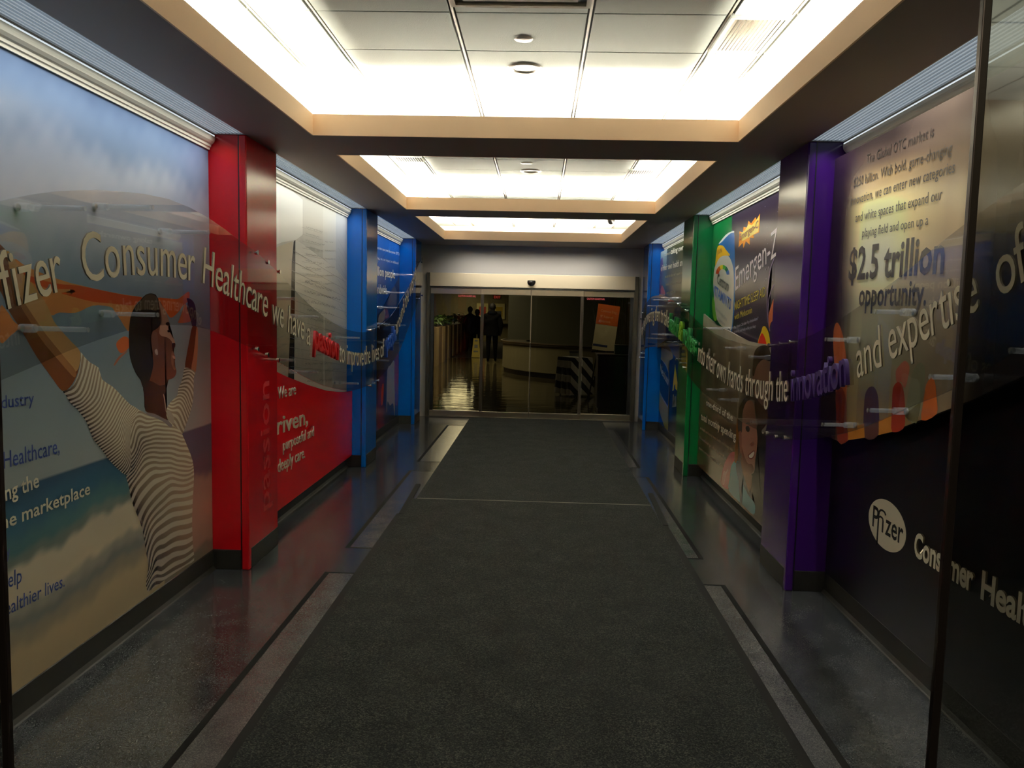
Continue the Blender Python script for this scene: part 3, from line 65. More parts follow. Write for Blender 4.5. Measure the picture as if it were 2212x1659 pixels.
# ------------------------------------------------------------------ helpers
def lin(c): return tuple((x/255/12.92 if x/255 <= .04045 else ((x/255+.055)/1.055)**2.4) for x in c)
MATS = {}
def mat(name, col, rough=.5, metal=0, spec=.5, emit=None, coat=0, bump=None, srgb=True):
    if name in MATS: return MATS[name]
    m = bpy.data.materials.new(name); m.use_nodes = True; MATS[name] = m
    b = m.node_tree.nodes['Principled BSDF']; c = lin(col) if srgb else col
    b.inputs['Base Color'].default_value = (*c, 1); b.inputs['Roughness'].default_value = rough; b.inputs['Metallic'].default_value = metal
    b.inputs['Specular IOR Level'].default_value = spec; b.inputs['Coat Weight'].default_value = coat; b.inputs['Coat Roughness'].default_value = .08
    if emit: b.inputs['Emission Color'].default_value = (*emit[0], 1); b.inputs['Emission Strength'].default_value = emit[1]
    if bump: add_bump(m, *bump)
    return m
def N(m, t, **kw):
    n = m.node_tree.nodes.new(t)
    for k, v in kw.items(): setattr(n, k, v)
    return n
def L(m, a, b): m.node_tree.links.new(a, b)
def add_bump(m, scale, strength, dist=.002, sx=(1, 1, 1)):
    b = m.node_tree.nodes['Principled BSDF']
    tc = N(m, 'ShaderNodeTexCoord'); mp = N(m, 'ShaderNodeMapping'); mp.inputs['Scale'].default_value = sx
    t = N(m, 'ShaderNodeTexNoise'); t.inputs['Scale'].default_value = scale; t.inputs['Detail'].default_value = 3
    bp = N(m, 'ShaderNodeBump'); bp.inputs['Strength'].default_value = strength; bp.inputs['Distance'].default_value = dist
    L(m, tc.outputs['Object'], mp.inputs[0]); L(m, mp.outputs[0], t.inputs['Vector']); L(m, t.outputs['Fac'], bp.inputs['Height']); L(m, bp.outputs[0], b.inputs['Normal'])
def speckle(m, cols, scales, rough_var=None):
    """fine mineral speckle: noise ramps mixed over the base colour"""
    b = m.node_tree.nodes['Principled BSDF']; tc = N(m, 'ShaderNodeTexCoord')
    v = N(m, 'ShaderNodeTexVoronoi'); v.inputs['Scale'].default_value = scales[0]
    r = N(m, 'ShaderNodeValToRGB'); r.color_ramp.interpolation = 'LINEAR'
    e = r.color_ramp.elements; e[0].position = 0; e[0].color = (*lin(cols[0]), 1); e[1].position = 1; e[1].color = (*lin(cols[-1]), 1)
    for i, c in enumerate(cols[1:-1]): x = e.new((i+1)/(len(cols)-1)); x.color = (*lin(c), 1)
    n2 = N(m, 'ShaderNodeTexNoise'); n2.inputs['Scale'].default_value = scales[1]; n2.inputs['Detail'].default_value = 5
    mx = N(m, 'ShaderNodeMixRGB', blend_type='MULTIPLY'); mx.inputs[0].default_value = .7
    r2 = N(m, 'ShaderNodeValToRGB'); r2.color_ramp.elements[0].position = .3; r2.color_ramp.elements[0].color = (.55, .55, .55, 1); r2.color_ramp.elements[1].position = .7; r2.color_ramp.elements[1].color = (1.25, 1.25, 1.25, 1)
    sep = N(m, 'ShaderNodeSeparateColor')
    L(m, tc.outputs['Object'], v.inputs['Vector']); L(m, tc.outputs['Object'], n2.inputs['Vector'])
    L(m, v.outputs['Color'], sep.inputs[0]); L(m, sep.outputs[0], r.inputs[0]); L(m, n2.outputs['Fac'], r2.inputs[0])
    L(m, r.outputs[0], mx.inputs[1]); L(m, r2.outputs[0], mx.inputs[2]); L(m, mx.outputs[0], b.inputs['Base Color'])
def clear(name, tint, gloss=1.0, ior=1.5, rough=.02, extra=0.0):
    """thin clear sheet: tinted see-through plus a fresnel mirror share"""
    if name in MATS: return MATS[name]
    m = bpy.data.materials.new(name); m.use_nodes = True; MATS[name] = m; nt = m.node_tree; nt.nodes.clear()
    o = N(m, 'ShaderNodeOutputMaterial'); t = N(m, 'ShaderNodeBsdfTransparent'); t.inputs[0].default_value = (*tint, 1)
    g = N(m, 'ShaderNodeBsdfGlossy'); g.inputs['Color'].default_value = (gloss, gloss, gloss, 1); g.inputs['Roughness'].default_value = rough
    f = N(m, 'ShaderNodeFresnel'); f.inputs[0].default_value = ior; ad = N(m, 'ShaderNodeMath', operation='ADD', use_clamp=True); ad.inputs[1].default_value = extra
    mx = N(m, 'ShaderNodeMixShader'); L(m, f.outputs[0], ad.inputs[0]); ge = N(m, 'ShaderNodeNewGeometry'); bk = N(m, 'ShaderNodeMath', operation='SUBTRACT'); bk.inputs[0].default_value = 1; ml = N(m, 'ShaderNodeMath', operation='MULTIPLY'); L(m, ge.outputs['Backfacing'], bk.inputs[1]); L(m, ad.outputs[0], ml.inputs[0]); L(m, bk.outputs[0], ml.inputs[1]); L(m, ml.outputs[0], mx.inputs[0]); L(m, t.outputs[0], mx.inputs[1]); L(m, g.outputs[0], mx.inputs[2]); L(m, mx.outputs[0], o.inputs[0])
    return m
def print_mat(name='laminated_print', rough=.2):
    if name in MATS: return MATS[name]
    m = mat(name, (128, 128, 128), rough, spec=.3)
    a = N(m, 'ShaderNodeAttribute'); a.attribute_name = 'Col'; L(m, a.outputs['Color'], m.node_tree.nodes['Principled BSDF'].inputs['Base Color']); return m

def link(name, me, m=None, parent=None):
    o = bpy.data.objects.new(name, me); COL.objects.link(o)
    if m and not me.materials: me.materials.append(m)
    if parent: o.parent = parent
    return o
def thing(name, label, cat, loc=(0, 0, 0), group=None, rz=0):
    o = bpy.data.objects.new(name, None); COL.objects.link(o); o.location = loc; o.rotation_euler.z = rz
    o.empty_display_size = .1; o['label'] = label; o['category'] = cat; o['kind'] = 'thing'
    if group: o['group'] = group
    return o
def tag(o, label, cat, group=None):
    o['label'] = label; o['category'] = cat; o['kind'] = 'thing'
    if group: o['group'] = group
    return o
def struct(name, bm, m, parent=None):
    o = obj(name, bm, m, parent)
    if not parent: o['kind'] = 'structure'
    return o
def obj(name, bm, m, parent=None, smooth=False):
    me = bpy.data.meshes.new(name); bmesh.ops.recalc_face_normals(bm, faces=bm.faces); bm.to_mesh(me); bm.free()
    if smooth:
        for p in me.polygons: p.use_smooth = True
    return link(name, me, m, parent)
def box(bm, x0, x1, y0, y1, z0, z1, bev=0):
    r = bmesh.ops.create_cube(bm, size=1, matrix=Matrix.Translation(((x0+x1)/2, (y0+y1)/2, (z0+z1)/2)) @ Matrix.Diagonal((abs(x1-x0), abs(y1-y0), abs(z1-z0), 1)))
    if bev:
        es = list({e for v in r['verts'] for e in v.link_edges}); bmesh.ops.bevel(bm, geom=es, offset=bev, segments=2, affect='EDGES', profile=.5)
    return bm
def B(*a, **k): return box(bmesh.new(), *a, **k)
def cyl(bm, p0, p1, r0, r1=None, seg=14):
    p0, p1 = Vector(p0), Vector(p1); d = p1-p0; q = d.to_track_quat('Z', 'Y').to_matrix().to_4x4()
    bmesh.ops.create_cone(bm, cap_ends=True, segments=seg, radius1=r0, radius2=r0 if r1 is None else r1, depth=d.length, matrix=Matrix.Translation((p0+p1)/2) @ q); return bm
def Cy(*a, **k): return cyl(bmesh.new(), *a, **k)
def lathe(prof, seg=24, mtx=None):
    bm = bmesh.new(); rings = []
    for r, z in prof: rings.append([bm.verts.new((r*math.cos(2*math.pi*i/seg), r*math.sin(2*math.pi*i/seg), z)) for i in range(seg)])
    for a, b in zip(rings, rings[1:]):
        for i in range(seg): bm.faces.new((a[i], a[(i+1) % seg], b[(i+1) % seg], b[i]))
    for rg in (rings[0], rings[-1]): bm.faces.new(rg)
    if mtx: bmesh.ops.transform(bm, matrix=mtx, verts=bm.verts)
    return bm
def sweep_y(prof, y0, y1):
    """closed (x,z) profile pushed along y"""
    bm = bmesh.new(); a = [bm.verts.new((x, y0, z)) for x, z in prof]; b = [bm.verts.new((x, y1, z)) for x, z in prof]; n = len(prof)
    for i in range(n): bm.faces.new((a[i], a[(i+1) % n], b[(i+1) % n], b[i]))
    bm.faces.new(a); bm.faces.new(b[::-1]); return bm
def slab(yz, x0, x1):
    """(y,z) outline given a thickness along x"""
    bm = bmesh.new(); a = [bm.verts.new((x0, y, z)) for y, z in yz]; b = [bm.verts.new((x1, y, z)) for y, z in yz]; n = len(yz)
    for i in range(n): bm.faces.new((a[i], a[(i+1) % n], b[(i+1) % n], b[i]))
    bm.faces.new(a); bm.faces.new(b[::-1]); bmesh.ops.triangulate(bm, faces=[f for f in bm.faces if len(f.verts) > 4]); return bm

# ------------------------------------------------------------------ flat print on a wall plane x = const
def mm(pts): return [(y/1000, z/1000) for y, z in pts]
def print_grid(name, plane, side, y0, y1, zlo, zhi, fn, ny, nz, parent, rough=None):
    """print base: a fine sheet between z-limits (functions of y); fn(y,z) -> sRGB colour"""
    ys = np.linspace(y0, y1, ny); V = []; Cc = []
    for y in ys:
        a, b = zlo(y), zhi(y)
        for z in np.linspace(a, b, nz): V.append((plane, y, z)); Cc.append((*fn(y, z), 1))
    Fc = [(i*nz+j, (i+1)*nz+j, (i+1)*nz+j+1, i*nz+j+1) if side > 0 else (i*nz+j, i*nz+j+1, (i+1)*nz+j+1, (i+1)*nz+j) for i in range(ny-1) for j in range(nz-1)]
    me = bpy.data.meshes.new(name); me.from_pydata(V, [], Fc); ca = me.color_attributes.new('Col', 'FLOAT_COLOR', 'POINT'); ca.data.foreach_set('color', np.array(Cc, 'f').ravel())
    return link(name, me, print_mat(), parent)
LAYER = [0]
def print_polys(key, plane, side, parent, gain, clip=None):
    """coloured flat shapes, grouped by part name, each a hair above the one before"""
    groups = {}
    for i, (part, col, pts) in enumerate(ART[key]): groups.setdefault(part, []).append((i, col, mm(pts)))
    for part, lst in groups.items():
        V, Fc, Cc = [], [], []
        for i, col, pts in lst:
            if clip: pts = clip_poly(pts, clip)
            if len(pts) < 3: continue
            x = plane + side*(.0002+.00003*i); n = len(V)
            bm = bmesh.new(); f = bm.faces.new([bm.verts.new((x, y, z)) for y, z in pts]); bmesh.ops.triangulate(bm, faces=[f])
            bm.verts.index_update()
            V += [tuple(v.co) for v in bm.verts]; Fc += [[n+v.index for v in f.verts] for f in bm.faces]; bm.free()
            c = [min(.92, q*gain) for q in lin(col)]; Cc += [(*c, 1)]*(len(V)-n)
        if not V: continue
        me = bpy.data.meshes.new(part); me.from_pydata(V, [], Fc); ca = me.color_attributes.new('Col', 'FLOAT_COLOR', 'POINT'); ca.data.foreach_set('color', np.array(Cc, 'f').ravel())
        link(part, me, print_mat(), parent)
def clip_poly(pts, lim):
    y0, y1, z0, z1 = lim
    for ax, v, sgn in ((0, y0, 1), (0, y1, -1), (1, z0, 1), (1, z1, -1)):
        out = []
        for i in range(len(pts)):
            a, b = pts[i-1], pts[i]; ia, ib = sgn*(a[ax]-v) >= 0, sgn*(b[ax]-v) >= 0
            if ia != ib:
                t = (v-a[ax])/(b[ax]-a[ax]); out.append((a[0]+t*(b[0]-a[0]), a[1]+t*(b[1]-a[1])))
            if ib: out.append(b)
        pts = out
        if not pts: return []
    return pts
# lettering -----------------------------------------------------------
FC = {}
def text_mesh(s, bold=0, ext=0):
    k = (s, bold, ext)
    if k in FC: return FC[k]
    c = bpy.data.curves.new('lettering', 'FONT'); c.body = s; c.offset = bold; c.extrude = ext; c.resolution_u = 4 if len(s) < 3 else 2
    o = bpy.data.objects.new('lettering', c); COL.objects.link(o)
    dg = bpy.context.evaluated_depsgraph_get(); me = bpy.data.meshes.new_from_object(o.evaluated_get(dg))
    bpy.data.objects.remove(o); bpy.data.curves.remove(c); me.materials.clear(); FC[k] = me
    if ext >= .5:
        for p in me.polygons: p.material_index = 0 if abs(p.normal.z) > .5 else 1
    return me
def xr(me):
    a = np.empty(len(me.vertices)*3); me.vertices.foreach_get('co', a); a = a.reshape(-1, 3); return a[:, 0].min(), a[:, 0].max(), a[:, 1].min(), a[:, 1].max()
CAP = xr(text_mesh('H'))[3]
WHH = xr(text_mesh('HH'))[1]-xr(text_mesh('HH'))[0]
ADV = {}
def adv(ch):
    if ch not in ADV:
        a = xr(text_mesh('H'+ch+'H')); ADV[ch] = a[1]-a[0]-WHH
    return ADV[ch]
def flat_text(s, plane, side, p0, p1, cap, m, parent, bold=0, depth=0):
    """one line of print (or thin raised lettering) on the wall plane from p0 to p1 (y,z)"""
    me = text_mesh(s, bold, depth/2/(cap/CAP) if depth else 0).copy(); a = xr(me); w = a[1]-a[0]
    d = Vector((0, p1[0]-p0[0], p1[1]-p0[1])); sx = d.length/w; u = d.normalized(); n = Vector((side, 0, 0)); up = n.cross(u)
    sy = cap/CAP; x = plane+side*(.012 if not depth else depth/2+.001)
    if not depth: x = plane+side*.0017
    mt = Matrix(((u.x*sx, up.x*sy, n.x*sy, x), (u.y*sx, up.y*sy, n.y*sy, p0[0]), (u.z*sx, up.z*sy, n.z*sy, p0[1]), (0, 0, 0, 1))) @ Matrix.Translation((-a[0], 0, 0))
    me.transform(mt); me.name = 'lettering'
    return link('lettering', me, m, parent)
def raised_word(s, plane, side, path, cap, m, parent, bold=0, depth=.014):
    P = [Vector((y/1000, z/1000)) for y, z in path]; Ls = [0]
    for a, b in zip(P, P[1:]): Ls.append(Ls[-1]+(b-a).length)
    fine = []
    for k in range(61):                      # smooth curve through the baseline points
        t = k/60*(len(P)-1); i = min(int(t), len(P)-2); t -= i; q = [P[max(i-1, 0)], P[i], P[i+1], P[min(i+2, len(P)-1)]]
        fine.append(.5*((2*q[1])+(-q[0]+q[2])*t+(2*q[0]-5*q[1]+4*q[2]-q[3])*t*t+(-q[0]+3*q[1]-3*q[2]+q[3])*t**3))
    cum = [0]
    for a, b in zip(fine, fine[1:]): cum.append(cum[-1]+(b-a).length)
    tot = sum(adv(c) for c in s); pos = 0; sx = cum[-1]/tot; sy = cap/CAP
    for c in s:
        w = adv(c); L_ = (pos+w/2)*sx; pos += w
        i = max(1, min(next((k for k in range(len(cum)) if cum[k] >= L_), 60), 60)); t = (L_-cum[i-1])/max(1e-9, cum[i]-cum[i-1]); p = fine[i-1].lerp(fine[i], t)
        j0, j1 = max(0, i-4), min(60, i+3); tg = (fine[j1]-fine[j0]).normalized()
        u = Vector((0, tg.x, tg.y)); n = Vector((side, 0, 0)); up = n.cross(u)
        me = text_mesh(c, bold, .5)
        if not me.vertices: continue
        if not me.materials: me.materials.append(m); me.materials.append(M_side)
        o = bpy.data.objects.new('letter', me); COL.objects.link(o); o.parent = parent
        a = xr(me); cx = (a[0]+a[1])/2
        o.matrix_world = Matrix(((u.x*sx, up.x*sy, n.x*depth, plane+side*(depth/2+.0005)), (u.y*sx, up.y*sy, n.y*depth, p.x), (u.z*sx, up.z*sy, n.z*depth, p.y), (0, 0, 0, 1))) @ Matrix.Translation((-cx, 0, 0))
        o.material_slots[0].link = 'OBJECT'; o.material_slots[0].material = m
        if m is not M_ltr: o.material_slots[1].link = 'OBJECT'; o.material_slots[1].material = m

# ------------------------------------------------------------------ materials
M_soffit = mat('soffit_paint', (150, 136, 127), .6, bump=(180, .08))
M_lip = mat('coffer_lip_paint', (253, 222, 188), .55)
M_tile = mat('mineral_fibre_tile', (208, 218, 214), .9, spec=.1, bump=(90, .5, .003))
M_grid = mat('grid_bar', (190, 186, 170), .5)
M_reveal = mat('dark_reveal', (26, 24, 20), .8)
M_tube = mat('cove_tube', (255, 240, 210), .5, emit=((1, .89, .71), TUBE))
M_wall = mat('wall_paint', (176, 172, 164), .6, bump=(120, .05))
M_black = mat('black_rubber_base', (25, 23, 20), .5, spec=.3)
M_terr = mat('terrazzo', (72, 74, 74), .16, spec=.5); speckle(M_terr, [(44, 46, 48), (50, 52, 53), (55, 57, 57), (62, 63, 62), (78, 78, 76)], (330, 7))
add_bump(M_terr, 2.2, .04, .004)
M_strip = mat('floor_inlay_strip', (16, 15, 14), .8, spec=.05)
M_mat = mat('entrance_carpet', (52, 52, 46), .95, spec=.1); speckle(M_mat, [(9, 10, 10), (22, 23, 23), (31, 32, 30), (56, 56, 50)], (210, 5)); add_bump(M_mat, 170, .8, .006)
M_edge = mat('mat_rubber_edge', (15, 14, 13), .8, spec=.1)
M_red = mat('red_gloss_paint', (188, 16, 26), .17, spec=.5, bump=(7, .05, .012)); M_blue = mat('blue_gloss_paint', (0, 92, 182), .17, spec=.5, bump=(7, .05, .012))
M_green = mat('green_gloss_paint', (10, 98, 50), .17, spec=.5, bump=(7, .05, .012)); M_purple = mat('purple_gloss_paint', (52, 18, 90), .17, spec=.5, bump=(7, .05, .012))
M_cream = mat('cream_moulding', (240, 234, 208), .35)
M_lens = mat('ribbed_fixture_lens', (150, 160, 168), .3, metal=.5, emit=((.80, .91, 1), LENS))
M_rail = mat('bright_rail', (225, 232, 236), .12, metal=1)
M_steel = mat('brushed_steel', (206, 196, 176), .28, metal=1, bump=(14, .05, .01, (1, 1, 30)))
M_jamb = mat('bronze_jamb', (92, 86, 76), .4, metal=.8)
M_chrome = mat('chrome', (230, 228, 220), .12, metal=1)
M_acry = clear('acrylic_sheet', (.86, .86, .85), ior=1.45, extra=.014)
M_rod = clear('acrylic_rod', (.97, .98, .98), ior=1.5, rough=.15, extra=.05)
_n = M_rod.node_tree; _o = next(n for n in _n.nodes if n.type == 'OUTPUT_MATERIAL'); _s = _o.inputs[0].links[0].from_socket
_d = N(M_rod, 'ShaderNodeBsdfDiffuse'); _d.inputs[0].default_value = (.8, .82, .8, 1); _m = N(M_rod, 'ShaderNodeMixShader'); _m.inputs[0].default_value = .18
L(M_rod, _s, _m.inputs[1]); L(M_rod, _d.outputs[0], _m.inputs[2]); L(M_rod, _m.outputs[0], _o.inputs[0])
M_glass = clear('tinted_door_glass', (.62, .61, .54), ior=1.45)
M_pane = clear('entrance_glass', (.62, .62, .60), ior=1.5, extra=.10)
M_ltr = mat('cream_letter', (248, 242, 218), .5)
M_side = mat('letter_return', (92, 82, 62), .6)
M_dark = mat('dark_plastic', (18, 17, 16), .35)
M_white = mat('white_plastic', (226, 224, 214), .4)
def cm(c, r=.45, g=1.0): return mat('print_%d_%d_%d_%g' % (*c, g), tuple(min(.92, q*g) for q in lin(c)), r, srgb=False)

# ------------------------------------------------------------------ dimensions (metres; the corridor runs along +y)
XL, XR = -1.958, 1.728                # wall faces
PL, PR = -1.7375, 1.5010              # pillar faces, also the soffit's edges over the bays
YL = (4.677, 7.938, 11.10); YR = (4.626, 7.964, 11.156); PD = .546
ZS, ZT, ZC = 2.602, 2.722, 2.885      # soffit, coffer lip top, tile ceiling
OL, OR_ = -1.335, 1.108
OPEN = ((1.95, 4.66), (5.235, 7.92), (8.49, 11.08))
Y0, YD = 1.42, 12.03

# ------------------------------------------------------------------ floor
fl = struct('floor', box(B(-2.3, 2.1, -2.1, YD, -.1, 0), -5.2, 5.2, -2.1, 1.33, -.1, -.0002), M_terr)
for xa, xb, s in ((-1.268, -1.238, 1), (1.085, 1.115, -1)):
    for (ya, yb) in ((1.5, 4.68), (5.2, 7.84), (8.34, 11.1)):
        off = {1: 0, -1: (.045 if ya < 5 else .02 if ya < 8 else 0)}[s]
        obj('divider_strip', B(xa+off, xb+off, ya, yb, -.002, .0012), M_strip, fl)
        for yy in (ya, yb): obj('divider_strip', B(min(xa+off, s*-1.02), max(xb+off, s*-1.02), yy-.008, yy+.008, -.002, .0011), M_strip, fl)
near = thing('floor_mat', 'long dark charcoal entrance mat with black rubber edging, the nearer one', 'mat', (0, 3.5, 0))
near.location = (0, 0, 0)
obj('pile', B(-1.045, .985, 1.5, 6.63, .0, .008, bev=.002), M_mat, near)
for a in ((-1.085, -1.043, 1.5, 6.12), (.983, 1.028, 1.5, 6.1)): obj('rubber_edge', B(*a, .0, .006, bev=.002), M_edge, near)
far = thing('floor_mat', 'worn charcoal carpet mat running up to the glass doors', 'mat')
obj('pile', B(-1.01, .99, 6.645, 11.96, .0, .008, bev=.002), M_mat, far)
bm = B(-1.0, .985, 6.63, 6.645, .0, .0095); obj('seam_edge', bm, mat('worn_seam', (96, 94, 84), .9), far)
for x, y0, y1, rz in ((-1.062, 6.1, 7.2, .03), (1.03, 6.0, 7.1, -.035)):
    o = obj('edge_tape', B(-.022, .022, -(y1-y0)/2, (y1-y0)/2, 0, .0095, bev=.002), M_edge, far); o.location = (x, (y0+y1)/2, 0); o.rotation_euler.z = rz
M_bord = mat('pale_terrazzo', (72, 74, 74), .2, spec=.5); speckle(M_bord, [(58, 59, 60), (66, 67, 66), (74, 74, 72), (84, 83, 80), (104, 102, 98)], (330, 7))
for ya, yb in ((1.5, 4.67), (5.21, 7.83), (8.35, 11.09)):
    for xa, xb in ((-1.237, -1.0), (.98, 1.084)): obj('terrazzo_border', B(xa, xb+(.045 if xa > 0 and ya < 5 else .02 if xa > 0 and ya < 8 else 0), ya, yb, -.002, .0006), M_bord, fl)

# ------------------------------------------------------------------ side walls, soffit, coffers, tile ceiling
struct('wall_left', B(-2.35, XL-.003, Y0, YD, 0, 3.1), M_wall)
struct('wall_right', B(XR+.003, 2.1, Y0, YD, 0, 3.1), M_wall)
bm = bmesh.new()
ys = [Y0, OPEN[0][0], OPEN[0][1], OPEN[1][0], OPEN[1][1], OPEN[2][0], OPEN[2][1], YD]
lt = .009
for i in range(0, 8, 2): box(bm, OL-lt, OR_+lt, ys[i]+(lt if i else 0), ys[i+1]-(lt if i < 6 else 0), ZS, ZS+.04)
box(bm, PL, OL-lt, Y0, YD, ZS, ZS+.04); box(bm, OR_+lt, PR, Y0, YD, ZS, ZS+.04)
for xs, Ys in (((XL-.003, PL), YL), ((PR, XR+.003), YR)):
    for y in Ys: box(bm, *xs, y, min(y+PD, YD), ZS, ZS+.04)
    box(bm, *xs, Ys[2]+PD, YD, ZS, ZS+.04)
    box(bm, *xs, Y0, YD, ZS+.09, ZS+.13)               # lid over the light slots
box(bm, PL-.03, PL, Y0, YD, ZS+.04, ZC); box(bm, PR, PR+.03, Y0, YD, ZS+.04, ZC)
soffit = struct('ceiling', bm, M_soffit)
for k, (ya, yb) in enumerate(OPEN):
    t = .0085; bm = bmesh.new(); z0 = ZS-.0035
    box(bm, OL-t, OL, ya-t, yb+t, z0+.003, ZT); box(bm, OR_, OR_+t, ya-t, yb+t, z0+.003, ZT); box(bm, OL, OR_, ya-t, ya, z0+.003, ZT); box(bm, OL, OR_, yb, yb+t, z0+.003, ZT)
    tr = struct('trim_%d' % (k+1), bm, M_lip)
    tz = ZT-.056; e = .12
    for p, q in (((OL-e, ya-.05, tz), (OL-e, yb+.05, tz)), ((OR_+e, ya-.05, tz), (OR_+e, yb+.05, tz)), ((OL, yb+e, tz), (OR_, yb+e, tz)), ((OL, ya-e, tz), (OR_, ya-e, tz))):
        obj('fluorescent_tube', Cy(p, q, .014, seg=8), M_tube, tr)
deck = struct('ceiling', B(PL, PR, Y0, YD, ZC+.016, ZC+.06), M_reveal); deck.name = 'ceiling_2'
tx = [-1.735, -1.285, -1.012, -.405, .189, .782, 1.05, 1.5]
rows = []
for ya, yb in OPEN:
    e = yb-.13; r = [e]
    while r[-1]-.5 > ya-.1: r.append(r[-1]-.5)
    rows += r
rows = sorted(rows+[Y0, YD-.01])
tm = bpy.data.meshes.new('ceiling_tile'); bm = B(-.5, .5, -.5, .5, 0, 1)
bmesh.ops.bevel(bm, geom=[e for e in bm.edges if max(v.co.z for v in e.verts) < .1], offset=.012, segments=1, affect='EDGES'); bm.to_mesh(tm); bm.free(); tm.materials.append(M_tile)
VENT = {(2, 0): 1}
for i in range(len(tx)-1):
    for j in range(len(rows)-1):
        x0, x1, y0, y1 = tx[i], tx[i+1], rows[j], rows[j+1]
        if abs((x0+x1)/2-.916) < .02 and abs((y0+y1)/2-3.78) < .06: continue
        o = link('ceiling_tile', tm, None, deck); o.location = ((x0+x1)/2, (y0+y1)/2, ZC); o.scale = (x1-x0-.03, y1-y0-.010, .016)
for x in tx[1:-1]: obj('grid_bar', B(x-.005, x+.005, Y0, YD-.01, ZC+.004, ZC+.015), M_grid, deck)

# ------------------------------------------------------------------ far wall over the doors, strips beside the doors
bm = bmesh.new(); box(bm, -2.35, 2.1, YD, YD+.16, 2.186, 3.1); box(bm, -2.35, -1.70, YD, YD+.16, 0, 2.186); box(bm, 1.475, 2.1, YD, YD+.16, 0, 2.186)
struct('wall_back', bm, mat('grey_end_wall', (205, 202, 196), .6))
# ------------------------------------------------------------------ pillars
def pillar(side, xw, xf, yn, m, label):
    p = thing('pillar', label, 'pillar'); s = side
    X = lambda a, b: (min(a, b), max(a, b))
    obj('shaft', B(*X(xw-s*.002, xf), yn+.006, yn+PD-.001, 0, ZS-.001), m, p)
    obj('groove', B(*X(xf-s*.046, xf-s*.0395), yn+.003, yn+.012, 0, ZS-.001), M_dark, p)
    for yy in (yn-.006,): obj('corner_trim', B(*X(xf-s*.039, xf+s*.007), yy, yy+.046, 0, ZS-.001, bev=.008), m, p)
    obj('groove', B(*X(xf-s*.003, xf+s*.0008), yn+.041, yn+.047, 0, ZS-.001), M_dark, p)
    obj('base_strip', B(*X(xw, xf-s*.046), yn-.002, yn+.01, 0, .122, bev=.002), M_black, p)
    obj('base_strip', B(*X(xf-s*.01, xf+s*.003), yn+.05, yn+PD+.002, 0, .122, bev=.002), M_black, p)
    return p
PILL = [pillar(1, XL, PL, YL[0], M_red, 'glossy red painted pillar between the beach mural and the handwriting panel'),
 pillar(1, XL, PL, YL[1], M_blue, 'blue pillar between the red panel and the blue people mural'),
 pillar(1, XL, PL, YL[2], M_blue, 'far left blue pillar standing against the glass door frame'),
 pillar(-1, XR, PR, YR[0], M_purple, 'dark purple pillar beside the gold panel'),
 pillar(-1, XR, PR, YR[1], M_green, 'green pillar beside the vitamin bottle print'),
 pillar(-1, XR, PR, YR[2], M_blue, 'blue pillar on the right next to the glass doors')]
# faint vertical word on the red pillar's corridor face
me = text_mesh('passion', .01).copy(); a = xr(me); s = .15/.73
me.transform(Matrix(((0, 0, 1, PL+.0012), (0, -s*1.2, 0, YL[0]+.385), (s*1.42, 0, 0, .28), (0, 0, 0, 1)))); me.flip_normals()
link('lettering', me, mat('dull_red_letter', (196, 36, 40), .4), PILL[0])

